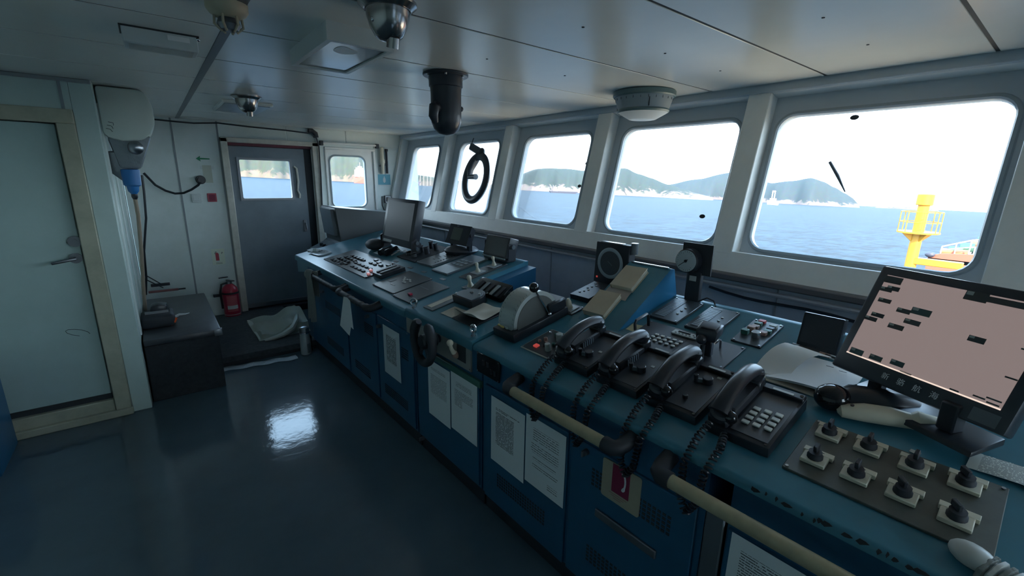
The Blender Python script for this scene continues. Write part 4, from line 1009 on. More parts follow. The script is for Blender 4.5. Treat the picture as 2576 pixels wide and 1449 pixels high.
# paper pad and pens
t = thing('paper_pad', 'open white notepad with curled pages beside the speaker', 'notepad', ctop(.50, .575, 0, .0))
pm = print_mat('pad_print', (.70, .70, .72), (.3, .3, .33), [(-9, 9, -9, 9)], 1, 1, 0.001)
g = G().grid(lambda a, b: (-.13 + .26 * a, -.13 + .24 * b, .003 + .004 * math.sin(a * 4 + b) + .004 * b * a), 12, 12, thick=.004); g.done('lower_sheets', PAPERC, t, smooth=25)
g = G().grid(lambda a, b: (-.085 + .235 * a, -.115 + .20 * b, .012 + .012 * math.sin(a * PI * .9) * (1 - .3 * b) + .010 * a * (1 - b) ** 2), 14, 12, thick=.008); g.done('top_sheets', PAPER, t, smooth=25)
g = G().grid(lambda a, b: (-.135 + .11 * a + .075 * b ** 2, -.10 + .215 * b - .03 * max(0, b - .75) * 4, .014 + .060 * math.sin(min(1, b * 1.05) * 2.5) * (1 - .30 * a) * b ** .5), 10, 16, thick=.0015); g.done('curled_page', PAPER, t, smooth=60)
for k, (x, y) in enumerate(((.06, .04), (.10, .03))): G().box(x - .011, x + .011, y - .0008, y + .0008, .0265, .0275).done('printed_line', CHARC, t)
t = thing('pen', 'white and brown marker pen lying at the top of the notepad', 'pen', ctop(.50, .695, .02, -.12))
G().cyl(.008, -.07, .0, 10, M=AX_X).done('barrel', BLACK, t); G().cyl(.008, 0, .035, 10, M=AX_X).done('band', BROWNB, t); G().cyl(.008, .035, .085, 10, M=AX_X).done('cap', WHITEP, t); G().cyl(.0078, -.095, -.07, 10, M=AX_X).done('tip_cap', PANELL, t)
one(G().cyl(.0035, -.05, .04, 8, M=AX_X).cyl(.0005, .04, .07, 8, M=AX_X, r2=.0), 'pen', BLACK, 'thin black pen on the right side of the notepad', 'pen', ctop(.425, .655, .038, -.25))
# black receiver and cream receiver
t = thing('barcode_handset', 'black gun-shaped handset lying beside the notepad', 'handset', ctop(.30, .475, 0, .62))
G().sphere(.05, (-.09, -.0, .04), 12, sx=1.0, sy=.9, sz=.8).done('head', BLACKG, t)
G().tube([(-.09, 0, .03), (-.03, .01, .04), (.04, .0, .036), (.12, -.006, .025), (.14, -.008, .02)], .03, 12, radii=[.022, .038, .038, .032, .012], sq=(.75, 1.2)).done('body', BLACK, t)
G().tube([(.0, .03, .04), (-.03, .05, .05), (-.01, .04, .056)], .006, 6).done('trigger', CHROME, t)
t = thing('cream_handset', 'cream plastic handset lying in front of the chart monitor', 'handset', ctop(.232, .435, 0, .38))
G().tube([(-.125, 0, .022), (-.115, 0, .025), (-.06, 0, .03), (.0, .0, .030), (.045, -.004, .028), (.06, -.004, .032), (.075, -.006, .030), (.12, -.006, .024), (.128, -.006, .022)], .025, 12, radii=[.008, .024, .033, .033, .027, .034, .031, .028, .020], sq=(.75, 1.0)).done('body', IVORY, t)
G().cyl(.005, 0, .003, 8).done('button', BLACK, t).matrix_basis = T(-.09, -.0, .048)
G().tube([(.128, -.006, .02), (.16, -.0, .012), (.19, .02, .006), (.185, .05, .004)], .0025, 6).done('cable', BLACK, t)
# rotary switches on the near olive panel
t, w, l, z = panel('switch_panel', 'olive-grey panel carrying eight black rotary switches', -.022, .376, .088, .335, OLIVE, .008, group=GC)
uc, dc = (.376 - .022) / 2, (.088 + .335) / 2
first = None
for k, (u, d) in enumerate(((.323, .160), (.232, .162), (.140, .163), (.045, .158), (.328, .283), (.237, .284), (.141, .280), (.048, .285))):
    x, y = uc - u, (d - dc) / CA
    if first is None:
        pl = G().box(-.029, .029, -.025, .018, 0, .012, .002).done('switch_plate', IVORY, t)
        lb = G().box(-.033, .036, .016, .034, .0, .013, .001).done('name_label', IVORY, pl)
        kb = G().lathe([(.019, .012), (.019, .018), (.016, .022), (.016, .03), (.0, .031)], 14).box(-.005, .005, -.006, .019, .03, .048, .002).done('rotary_knob', BLACKM, pl)
        tx = G().box(-.012, .014, .024, .0265, .013, .0134).done('printed_line', CHARC, pl)
        pl.matrix_basis = T(x, y, z); first = (pl, lb, kb, tx)
    else:
        p2 = dupe(first[0], t, T(x, y, z))
        for q in first[1:]: dupe(q, p2, rotz(0 if q is not first[2] else (.7 if k in (2, 3, 7) else 0)) )
one(G().prism(rrect(-.011, .011, -.007, .007, .002), 0, .002, 'z'), 'name_tag', GREYB, 'small pink-grey tag behind the rotary switch panel', 'tag', ctop(.155, .352, .001, -.1))
def strip(a, b): return (-.06 + .24 * a, -.038 + .076 * b, .003 + .012 * math.sin(a * 2.6) * (1 - .3 * b))
pst = print_mat('strip_print', (.55, .57, .52), (.12, .13, .13), [(-9, 9, .46, .66)], 1, 1, 170, thin=.4, up='Y')
one(G().grid(strip, 14, 6, thick=.0008), 'paper_strip', pst, 'long curling printed paper strip beside the rotary switches', 'paper', ctop(.0, .398, 0, -.05))
t = thing('work_glove', 'grey ribbed cotton glove at the bottom right corner', 'glove', ctop(-.03, .055, 0, -.35))
g = G().sphere(.04, (-.035, 0, .018), 12, sx=1.0, sy=.75, sz=.5); g.done('palm', GREYB, t)
for k in range(14):
    x = -.01 + .013 * k; G().tube([(x, -.032, .004), (x, -.026, .022), (x, 0, .03), (x, .026, .022), (x, .032, .004)], .0065, 6).done('rib', GREYB if k % 2 else GREYCLOTH, t)

# ================================================================== CEILING FITTINGS
C0 = CEILZ
t = thing('smoke_detector', 'beige smoke detector on the ceiling', 'smoke detector', T(.268, 1.815, C0))
G().lathe([(.06, 0), (.06, -.02), (.05, -.034), (.03, -.045)], 20).done('base', BEIGEDET, t)
G().lathe([(.028, -.045), (.034, -.062), (.026, -.078), (0, -.08)], 16).done('sensor_head', DULLST, t)
for k in range(6):
    a = k * PI / 3; G().tube([(.038 * math.cos(a), .038 * math.sin(a), -.04), (.04 * math.cos(a), .04 * math.sin(a), -.065), (.02 * math.cos(a), .02 * math.sin(a), -.083)], .004, 6).done('cage_bar', BEIGEDET, t)
def dome(label, x, y, r, tail):
    t = thing('ceiling_spotlight', label, 'lamp', T(x, y, C0), 'chrome eyeball lamps on the ceiling')
    G().lathe([(r * 1.25, 0), (r * 1.25, -.008), (r * 1.02, -.022), (r * .95, -.02)], 26).done('flange', DOMECH, t)
    G().lathe([(r * .95, -.015), (r * .92, -.04), (r * .8, -.07), (r * .6, -.095), (r * .35, -.108), (0, -.112)], 26).done('eyeball', DOMECH, t)
    G().cyl(r * .28, 0, .03, 14, M=T(r * .1, -r * .25, -.10) @ rotx(PI + .3)).done('lamp_snout', DOMECH, t)
    G().sphere(.008, (-r * .75, -r * .2, -.06)).done('clamp_screw', CHROME, t)
dome('large chrome eyeball lamp at the top edge of the picture', .655, 1.47, .072, 0)
dome('smaller chrome eyeball lamp on the far ceiling', .615, 3.80, .078, 0)
t = thing('ceiling_light', 'square white ceiling light with a broken clear diffuser', 'ceiling light', T(.68, 2.02, C0))
G().frame(-.125, .122, -.255, .26, -.105, .103, -.235, .24, 0, .062, .004, 2, M=rotx(-PI / 2) @ Matrix.Diagonal((1, 1, -1, 1))).done('housing', WHITEP, t)
G().box(-.108, .106, -.238, .243, -.056, -.05).done('diffuser', DIFF, t, smooth=0)
G().prism([(.045 * math.cos(a) * (1 + .35 * math.cos(a)), .05 * math.sin(a) * (1 + .2 * math.sin(2 * a))) for a in [i * PI / 10 for i in range(20)]], -.0575, -.0562, 'z', M=T(-.03, -.13, 0)).done('broken_patch', WHITEP, t)
G().box(-.105, .103, -.235, .24, -.02, -.004).done('reflector', PANELM, t)
t = thing('emergency_light', 'flat white emergency light box on the ceiling above the left door', 'emergency light', T(.11, 2.38, C0))
G().box(-.116, .116, -.065, .065, -.058, 0, .003).done('housing', WHITEP, t)
G().box(.02, .09, -.0665, -.065, -.03, -.012).done('label', PAPER, t); G().box(-.122, .122, -.071, .071, -.005, 0).done('shadow_line', DARKGAP, t)  # dark plate drawn as the shade line where the housing meets the ceiling
G().box(-.10, .10, -.05, .05, -.060, -.058).done('lens', GREYB, t); G().sphere(.008, (.118, -.06, -.01)).done('test_button', CHROME, t)
t = thing('ceiling_vent', 'flat rectangular panel light at the far ceiling', 'ceiling light', T(.665, 4.36, C0))
G().box(-.17, .17, -.3, .3, -.022, 0, .004).done('tray', CEIL, t); G().box(-.15, .15, -.28, .28, -.026, -.022).done('lens', PANELL, t)
# periscope
t = thing('compass_periscope', 'black compass periscope tube hanging from the ceiling', 'periscope', T(1.29, 2.21, C0))
G().cyl(.118, -.014, 0, 28, bev=.003).done('flange', PERIS, t)
b0 = G().cyl(.006, -.022, -.014, 8).done('bolt', STEEL, t); b0.matrix_basis = T(.1, 0, 0)
for k in range(1, 6): dupe(b0, t, T(.1 * math.cos(k * PI / 3), .1 * math.sin(k * PI / 3), 0))
G().lathe([(.088, -.014), (.088, -.065), (.082, -.068), (.080, -.10), (.080, -.20), (.079, -.24), (.066, -.275), (.04, -.298), (0, -.305)], 26).done('tube', PERIS, t)
g = G().tube([(-.06, -.03, -.175), (-.10, -.05, -.18), (-.105, -.052, -.22), (-.09, -.045, -.25)], .025, 10, radii=[.02, .028, .026, .016]); g.done('eyepiece_knob', PERIS, t)
G().sphere(.014, (.085, -.01, -.165)).done('lock_screw', PERIS, t); G().sphere(.012, (-.08, -.02, -.15)).done('lock_screw', PERIS, t)
# rudder angle indicator
t = thing('rudder_indicator', 'round grey-green rudder indicator drum on the ceiling before the windows', 'indicator', T(2.43, 1.80, C0))
G().cyl(.185, -.035, 0, 36, bev=.006).done('top_ring', mat('indicator_green', (.12, .19, .20), .4), t)
G().lathe([(.172, -.034), (.150, -.105)], 36, cap=False).done('scale_band', PANELL, t)
tk = G()
for k in range(24):
    a = k * 2 * PI / 24; tk.box(-.001, .001, .1715, .1735, -.055, -.04, M=rotz(a) @ T(0, -.004, 0)); 
tk.done('scale_ticks', BLACKM, t)
for k in range(3): G().box(-.002, .002, .155, .166, -.10, -.05, M=rotz(k * 2.1 + 2.4)).done('pointer', BLACKM, t)
G().lathe([(.152, -.103), (.155, -.112), (.148, -.122)], 36, cap=False).done('lower_ring', mat('indicator_green', (.12, .19, .20), .4), t)
G().lathe([(.148, -.12), (.08, -.158), (0, -.16)], 36).done('bottom_cover', WHITEP, t)

# ================================================================== WALL THINGS
# under-window pipe, cables
one(G().tube([(2.445, YB, 1.08), (2.445, FARY - .02, 1.08)], .012, 8), 'wall_pipe', PIPEG, 'thin grey pipe running under the window ledge', 'pipe')
one(G().tube([(2.44, 1.25 - .1 * k, 1.055 - .012 * math.sin(k * .8) - .0045 * k) for k in range(24)], .008, 6), 'wall_cable', BLACK, 'black cable sagging along the wall behind the chart monitor', 'cable')
g = G().tube([(2.43, 1.45, 1.15), (2.43, 1.445, 1.20), (2.41, 1.42, 1.225), (2.40, 1.39, 1.22)], .014, 8); one(g, 'wall_hook', BLACKM, 'black bent hook on the window ledge between the two gauges', 'hook')
pv = G()
for y in (5.1, 4.3, 3.45, 2.6, 1.75, .9, .05): pv.box(2.466, 2.472, y - .004, y + .004, .0, 1.115)
o = pv.done('panel_joints', STRIP, bpy.data.objects['wall_front_lower']); o['kind'] = 'stuff'
# window 2 fitting
t = thing('window_fitting', 'dark ring-shaped handle fitting hung in the second window', 'fitting', wfrm(4.05, .2, .045))
G().box(-.16, .10, -.012, .03, .055, .13, .012, M=roty(.32)).done('arm', PERIS, t)
G().sphere(.05, (.115, 0, .06), 12, sy=.6).done('pivot', PERIS, t)
G().tube([(.10, 0, .06), (.02, 0, -.03), (-.03, 0, -.11), (-.02, 0, -.18)], .035, 10, radii=[.03, .045, .04, .03], sq=(.6, 1)).done('shank', PERIS, t)
G().tube([(-.03, 0, -.19), (.10, -.0, -.185)], .028, 10, radii=[.022, .03]).done('stub', PERIS, t)
G().tube([(.10 + .19 * math.cos(a), .0, -.20 + .225 * math.sin(a)) for a in [i * PI / 20 for i in range(40)]], .042, 10, True, sq=(1, .7)).done('ring', PERIS, t)
G().tube([(-.10, 0, .13), (-.09, 0, .19), (-.08, .0, .22)], .005, 6).done('hanger', PERIS, t)
# frosted sheet on the lower part of window 2
FROST = bpy.data.materials.new('frosted_sheet'); FROST.use_nodes = True
nt = FROST.node_tree; nt.nodes.clear(); o_ = nt.nodes.new('ShaderNodeOutputMaterial'); mx_ = nt.nodes.new('ShaderNodeMixShader'); mx_.inputs[0].default_value = .6
tr_ = nt.nodes.new('ShaderNodeBsdfTransparent'); tl_ = nt.nodes.new('ShaderNodeBsdfTranslucent'); tl_.inputs[0].default_value = (.8, .86, .9, 1)
nt.links.new(tr_.outputs[0], mx_.inputs[1]); nt.links.new(tl_.outputs[0], mx_.inputs[2]); nt.links.new(mx_.outputs[0], o_.inputs[0])
one(G().prism(rrect(-.33, .27, -.335, .05, .06), 0, .003, 'y'), 'frosted_sheet', FROST, 'milky plastic sheet behind the ring fitting in the second window', 'plastic sheet', wfrm(4.0, 0, .088))
# dead wiper marks on the panes
one(G().tube([(0, 0, .09), (.05, 0, .02), (.10, .0, -.06)], .008, 6, radii=[.007, .008, .003]), 'wiper_blade', BLACKM, 'short black wiper blade outside the large window', 'wiper', wfrm(.86, .05, .118))
for k, (y, s, lab) in enumerate(((2.47, .15, 'upper dark blob on the edge of the middle window pane'), (2.50, -.03, 'lower dark blob on the edge of the middle window pane'), (1.42, -.19, 'dark smudge low on the pane behind the pressure gauge'), (.76, .355, 'dark mark at the top of the large window'))):
    one(G().sphere(.016, (0, 0, 0), 8, sx=1.2, sy=.2, sz=.8), 'glass_smudge', BLACKM, lab, 'smudge', wfrm(y + .04, s, .104))
# far wall stickers and switches
t = thing('arrow_sticker', 'green arrow sticker pointing left on the end wall', 'sticker', far(.475, 1.775, .001))
G().prism([(-.06, 0), (-.02, .028), (-.025, .008), (.06, .006), (.06, -.006), (-.025, -.008), (-.02, -.028)], -.002, 0, 'y').done('arrow', GREEN, t)
t = thing('light_switch', 'square white light switch on the end wall', 'switch', far(.37, 1.37, 0))
G().box(-.042, .042, -.014, 0, -.046, .046, .004).done('plate', WHITEP, t); G().box(-.028, .028, -.019, -.013, -.03, .03, .003).done('rocker', WHITEP, t)
t = thing('red_call_plate', 'square dark red plate beside the light switch', 'plate', far(.51, 1.375, 0))
G().box(-.042, .042, -.012, 0, -.045, .045, .003).done('plate', RED, t); G().box(-.03, .03, -.0135, -.0115, -.034, .034, .001).done('inner_field', RUBBERED, t)
t = thing('wall_socket', 'round black cable socket on the end wall', 'socket', far(.43, 1.56, 0))
G().cyl(.045, 0, .03, 18, M=rotx(PI / 2), bev=.006).cyl(.028, .03, .06, 14, M=rotx(PI / 2)).done('body', BLACK, t)
one(G().box(-.04, .04, -.003, 0, -.09, .09), 'wall_note', mat('old_tape', (.52, .55, .47), .5), 'peeling pale tape note above the light switch', 'note', far(.50, 1.62, 0))
one(G().box(-.06, .06, -.002, 0, -.016, .016), 'wall_note', WHITEP, 'narrow white strip label below the green arrow', 'note', far(.50, 1.685, 0))
t = thing('extinguisher_sign', 'pale sign with a red extinguisher picture and the letter P', 'sign', far(.493, .735, 0))
G().box(-.06, .06, -.002, 0, -.09, .085).done('card', SIGNY, t)
G().prism([(-.018, -.045), (.014, -.045), (.014, .03), (.0, .045), (-.008, .045), (-.018, .03)], -.003, -.002, 'y', M=T(-.008, 0, .0)).done('extinguisher_symbol', RED, t)
G().tube([(-.01, -.003, .05), (-.02, -.003, .055), (-.03, -.003, .03)], .003, 5).done('hose_symbol', BLACKM, t); G().box(-.022, .005, -.0032, -.002, -.06, -.047).done('symbol_base', WHITEP, t)
text_mesh('P', .034, BLACKM, 'sign_letter', t, T(.038, -.003, .035) @ rotx(PI / 2), .0004)
g = G()
for k in range(2): g.box(-.03 + .0 * k, .03, -.0027, -.002, -.072 - .01 * k, -.069 - .01 * k)
g.done('caption_lines', CHARC, t)
# fire extinguisher
t = thing('fire_extinguisher', 'red fire extinguisher standing beside the far door', 'fire extinguisher', T(.545, 5.72, 0.0))
G().lathe([(.068, 0), (.078, .006), (.08, .03), (.08, .36), (.072, .40), (.045, .43), (.03, .445)], 24).done('cylinder', RED, t)
G().lathe([(.03, .44), (.028, .47), (.016, .475)], 14).done('neck', DULLST, t)
G().box(-.012, .012, -.075, .03, .475, .487, .003, M=T(0, 0, 0) @ rotz(.6)).done('handle', DULLST, t); G().box(-.012, .012, -.09, .03, .505, .515, .003, M=rotz(.6) @ rotx(-.2)).done('trigger', BLACK, t)
G().tube([(-.02, -.02, .46), (-.075, -.03, .45), (-.095, -.03, .36), (-.09, -.03, .18)], .011, 8).done('hose', BLACK, t)
G().lathe([(.0815, .14), (.0815, .32)], 24, cap=False, a0=-2.2, a1=-.9).done('label', mat('ext_label', (.55, .12, .14), .4), t); G().lathe([(.082, .17), (.082, .21)], 24, cap=False, a0=-2.2, a1=-.9).done('label_band', WHITEP, t)
G().lathe([(.0815, .10), (.0815, .108)], 24, cap=False).done('strap', GREYB, t); G().lathe([(.083, .335), (.083, .355)], 24, cap=False).done('bracket_band', BLACKM, t)
G().box(-.16, -.08, -.01, .02, .31, .34, .003).done('bracket_arm', BLACKM, t)
# far wall: window rod, tubes, blue sign, handset
t = thing('curtain_rod', 'thin white curtain rod above the small end-wall window', 'rod', far(2.02, 1.995, 0))
G().tube([(-.35, -.03, .01), (.35, -.03, .015)], .012, 8).done('rod', WINW, t)
for s in (-.34, .35): G().box(s - .02, s + .02, -.045, 0, -.02, .035, .004).done('rod_bracket', CHARC, t)
t = thing('line_tube', 'cream tube clipped upright on the wall by the corner', 'tube', far(2.425, 1.66, 0))
G().lathe([(.022, 0), (.024, .12), (.034, .14), (.034, .17), (.024, .185), (.022, .33), (.0, .34)], 14, M=T(0, -.04, 0)).done('tube', IVORY, t); G().box(-.03, .03, -.04, 0, .09, .11).done('clip', DULLST, t)
t = thing('black_baton', 'thin black rod clipped beside the cream tube', 'rod', far(2.49, 1.665, 0))
G().cyl(.014, 0, .30, 10, M=T(0, -.03, 0)).cyl(.022, .28, .31, 10, M=T(0, -.03, 0)).done('rod', BLACK, t); G().box(-.02, .02, -.03, 0, .1, .16, .003).done('clip', PANELL, t)
t = thing('blue_sign', 'small blue square sign under the cream tube', 'sign', far(2.455, 1.585, 0))
G().box(-.085, .085, -.003, 0, -.065, .068).done('plate', SIGNBLUE, t); G().lathe([(.006, -.04), (.018, -.025), (.018, .01), (.006, .03), (.004, .045)], 10, M=T(0, -.004, 0) @ Matrix.Diagonal((1, .1, 1, 1))).done('symbol', WHITEP, t)
G().box(-.08, .08, -.003, 0, -.085, -.066).done('white_edge', WHITEP, t)
t = thing('wall_handset', 'steel handset holder with a coiled cord by the corner', 'handset', far(2.47, 1.30, 0))
G().box(-.035, .05, -.05, 0, -.02, .08, .006).done('holder', DULLST, t); G().box(-.02, .03, -.06, -.045, .0, .06, .006).done('recess', BLACK, t)
G().tube(coil([(0, -.05, -.02), (-.01, -.05, -.10), (-.005, -.04, -.17)], .012, 12, .003), .004, 5).done('coiled_cord', PANELL, t); G().tube([(-.06, -.01, .07), (-.062, -.01, -.05), (-.03, -.01, -.14)], .006, 6).done('cable', BLACK, t)
# cables on the end wall
cbl = [(-.03, 1.62), (.046, 1.505), (.12, 1.45), (.193, 1.421), (.265, 1.425), (.335, 1.459), (.40, 1.505), (.432, 1.55)]
one(G().tube([(x, FARY - .05 + (.06 if i > 6 else 0) * 0, z) for i, (x, z) in enumerate(cbl)], .011, 8), 'hanging_cable', BLACK, 'thick black cable drooping to the round wall socket', 'cable')
one(G().tube([(-.045, 5.70, 1.60), (-.05, 5.70, 1.45), (-.07, 5.70, 1.19), (-.13, 5.70, .87), (-.15, 5.72, .6), (-.178, 5.74, .42)], .010, 8), 'hanging_cable', BLACK, 'black cable hanging straight down beside the chest', 'cable')
tcb = [(.0, 2.13), (.16, 2.127), (.30, 2.122), (.436, 2.12), (.646, 2.14), (.92, 2.125), (1.3, 2.115), (1.566, 2.10), (1.62, 2.05), (1.64, 1.96), (1.635, 1.6), (1.62, 1.2)]
one(G().tube([(x, FARY - .06, z) for x, z in tcb], .008, 6), 'ceiling_cable', BLACK, 'thin black cable strung along the top of the end wall', 'cable')
t = thing('cable_gland', 'dark curved cable gland above the far door corner', 'gland', far(1.585, 2.09, .03))
G().tube([(-.04, 0, .035), (.0, 0, .04), (.035, 0, .015), (.04, 0, -.03)], .03, 10).done('bend', CHARC, t)
one(G().box(-.008, .15, -.03, 0, 0, .028, .003), 'coat_hook_bar', BLACKM, 'short black metal bar fixed low on the end wall above the chest', 'bar', far(-.12, .475, 0))
t = thing('red_stick', 'red-handled stick lying behind the chest', 'stick', T(-.15, 5.6, .47))
G().cyl(.012, 0, .24, 8, M=AX_X).done('handle', mat('faded_red', (.25, .10, .10), .6), t); G().cyl(.008, .24, .30, 8, M=AX_X).done('tip', BLACK, t)
for k in range(2): G().tube([(-.02 + .0 * k, .12, .17 - .05 * k), (.12, .1, .04 - .03 * k)], .005, 5).done('strut', BLACK, t)
# white casing with open bottom on the corner
t = thing('lamp_casing', 'big white rounded casing hanging open at the wall corner', 'casing', T(XR + .005, 4.0, 1.85))
g = G(); pr = [(.0, .305), (.0, .02), (.02, -.005), (.09, -.025), (.19, -.015), (.245, .03), (.275, .10), (.275, .21), (.25, .28), (.22, .305)]
g.prism(pr, -.02, .34, 'y', bev=.02); g.done('cover', CASING, t)
G().hexa([(.05, .03, -.20), (.16, .03, -.20), (.16, .20, -.20), (.05, .20, -.20), (.015, .0, .0), (.245, .0, .02), (.245, .3, .02), (.015, .3, .0)], bev=.02).done('plastic_wrap', mat('wrap_grey', (.22, .25, .27), .25, bump=1.0, bscale=18), t)
G().sphere(.045, (.15, .02, -.06), 10).done('lamp_socket', STEEL, t)
G().tube([(.04, .05, -.09), (.05, .08, -.20), (.11, .10, -.27)], .05, 10, radii=[.04, .06, .05], sq=(1, .7)).done('wrapped_sleeve', mat('wrap_grey', (.22, .25, .27), .25), t)
G().box(.05, .062, -.012, .01, .12, .15).done('catch', PANELM, t)
g = G()
for k in range(3): g.tube([(.02 + .008 * k, -.021, .05 + .02 * k), (.04 + .01 * k, -.0215, .045 + .02 * k), (.05 + .005 * k, -.021, .03 + .02 * k)], .0015, 4)
g.done('scribbles', BLACKM, t)
t = thing('cable_connector', 'blue cable connector hanging below the white casing', 'connector', T(-.09, 4.05, 1.485))
G().lathe([(.016, 0), (.03, .02), (.034, .05), (.048, .06), (.052, .16), (.04, .165)], 16).done('shell', BLUEC, t)
G().lathe([(.012, -.035), (.018, -.02), (.018, .0)], 12).done('gland', BLACK, t)
G().tube([(0, 0, -.035), (.0, .03, -.15), (-.02, .15, -.4), (-.055, .3, -.75), (-.075, .5, -1.0)], .012, 8).done('lead', TANCABLE, t)

# ================================================================== FLOOR THINGS
t = thing('carpeted_chest', 'dark grey carpet-covered chest against the side wall', 'chest', T(.03, 4.6, 0))
G().box(-.215, .235, -.66, .66, 0, .43, .006).done('box', CARPETD, t)
G().box(-.215, .255, -.675, .67, .43, .475, .012, seg=2).done('lid', mat('lid_vinyl', (.05, .055, .065), .38, var=.3, vscale=12), t)
G().prism([(.205, -.68), (.258, -.68), (.262, -.64)], .425, .48, 'z', bev=.004).done('metal_corner', DULLST, t)
t = thing('tool_bag', 'black tool bag with an orange tab on top of the chest', 'bag', T(-.075, 4.32, .476))
G().box(-.115, .095, -.13, .12, 0, .10, .03, seg=3).done('bag_body', BLACKM, t)
G().prism([(-.06, .10), (.07, .10), (.055, .15), (.0, .165), (-.04, .155)], -.03, .09, 'y', bev=.01).done('flap', BLACK, t)
G().box(-.085, .06, -.05, -.03, .095, .118, .002).done('steel_plate', STEEL, t); G().tube([(.055, -.045, .10), (.055, -.045, .17)], .004, 6).done('steel_pin', CHROME, t)
G().tube([(.06, -.11, .015), (.085, -.11, .035), (.10, -.10, .06)], .014, 8, radii=[.014, .012, .010]).done('orange_tab', ORANGE, t)
one(G().tube([(0, 0, 0), (.03, .01, .012), (.07, .015, .008), (.10, .03, .01)], .008, 6, radii=[.012, .01, .006, .003]), 'white_tag', WHITEP, 'little white tie beside the black tool bag', 'tie', T(.02, 4.47, .478))
t = thing('carpeted_step', 'low carpeted step before the far door', 'step', T(.65, 5.1, 0))
G().box(-.36, .42, -.74, .70, .03, .085, .01, seg=2).done('carpet_top', CARPET, t); G().box(-.355, .415, -.73, .70, 0, .03).done('step_base', BLACKM, t)
random.seed(11)
def bagfn(a, b):
    x = .62 + .46 * a; y = 4.60 + .72 * b + .12 * a * math.sin(b * 3)
    hgt = .20 * max(0, (a - .25)) ** .8 * math.sin(PI * min(1, b * .9 + .12)) + .03 * math.sin(a * 11 + b * 5) * math.sin(b * 9) + .03
    if a < .05 or b < .05: hgt *= .25
    return (x, y, .088 + max(.004, hgt))
BAGP = bpy.data.materials.new('thin_plastic'); BAGP.use_nodes = True
nt = BAGP.node_tree; nt.nodes.clear(); o_ = nt.nodes.new('ShaderNodeOutputMaterial'); mx_ = nt.nodes.new('ShaderNodeMixShader'); mx_.inputs[0].default_value = .72
tr_ = nt.nodes.new('ShaderNodeBsdfTransparent'); tl_ = nt.nodes.new('ShaderNodeBsdfPrincipled'); tl_.inputs['Base Color'].default_value = (.50, .54, .46, 1); tl_.inputs['Roughness'].default_value = .4
nt.links.new(tr_.outputs[0], mx_.inputs[1]); nt.links.new(tl_.outputs[0], mx_.inputs[2]); nt.links.new(mx_.outputs[0], o_.inputs[0])
t = thing('plastic_bag', 'crumpled translucent plastic bag on the carpeted step', 'bag', T(0, 0, 0))
G().grid(bagfn, 26, 26).done('bag_sheet', BAGP, t)
G().grid(lambda a, b: (.625 + .04 * a, 4.62 + .72 * b, .095 + .01 * math.sin(b * 8)), 3, 14, thick=.004).done('bag_hem', FLATBAG, t)
G().tube([(.66, 4.58, .10), (.74, 4.57, .11), (.83, 4.60, .12), (.92, 4.64, .15), (.98, 4.72, .20), (1.02, 4.85, .22)], .022, 8, radii=[.012, .02, .025, .03, .028, .015]).done('bag_fold', FLATBAG, t)
t = thing('thermos_flask', 'clear plastic bottle with a steel cap by the console foot', 'flask', T(.945, 4.27, 0))
G().lathe([(.04, 0), (.046, .006), (.046, .14), (.042, .20), (.040, .215)], 18).done('body', mat('flask_grey', (.40, .44, .46), .15, .2), t)
G().lathe([(.042, .215), (.043, .225), (.043, .262), (.036, .268), (0, .27)], 18).done('cap', STEEL, t); G().lathe([(.0435, .205), (.0435, .217)], 18, cap=False).done('collar', CHROME, t)
G().lathe([(.0465, .02), (.0465, .11)], 18, cap=False, a0=-1.5, a1=.6).done('dark_label', PANELM, t)
one(G().lathe([(.03, 0), (.034, .004), (.034, .14), (.014, .17), (.014, .19), (0, .19)], 14), 'water_bottle', GLASSP, 'small clear bottle behind the flask at the console foot', 'bottle', T(.985, 4.335, 0))
g = G().grid(lambda a, b: (.285 + .57 * a, 4.25 - .07 * a + .10 * b + .01 * math.sin(a * 20), .004 + .014 * abs(math.sin(a * 17 + b * 3)) * (1 - abs(2 * b - 1)) ), 40, 6, thick=.0015)
one(g, 'plastic_strip', CLEARP, 'flattened clear plastic wrap on the floor before the step', 'plastic wrap')
t = thing('blue_locker', 'low blue locker with a white towel at the left edge', 'locker', T(-1.13, 3.58, 0))
G().box(-.28, .285, -.2, .2, 0, .54, .006).done('locker_body', BLUEF, t); G().box(-.29, .295, -.21, .21, .54, .56, .005).done('locker_top', BLUE, t)
G().grid(lambda a, b: (-.2 + .47 * a, -.205 + .3 * b, .563 + .012 * math.sin(a * 6) * math.sin(b * 5 + 1) + .012), 10, 8, thick=.008).done('towel', PAPER, t)

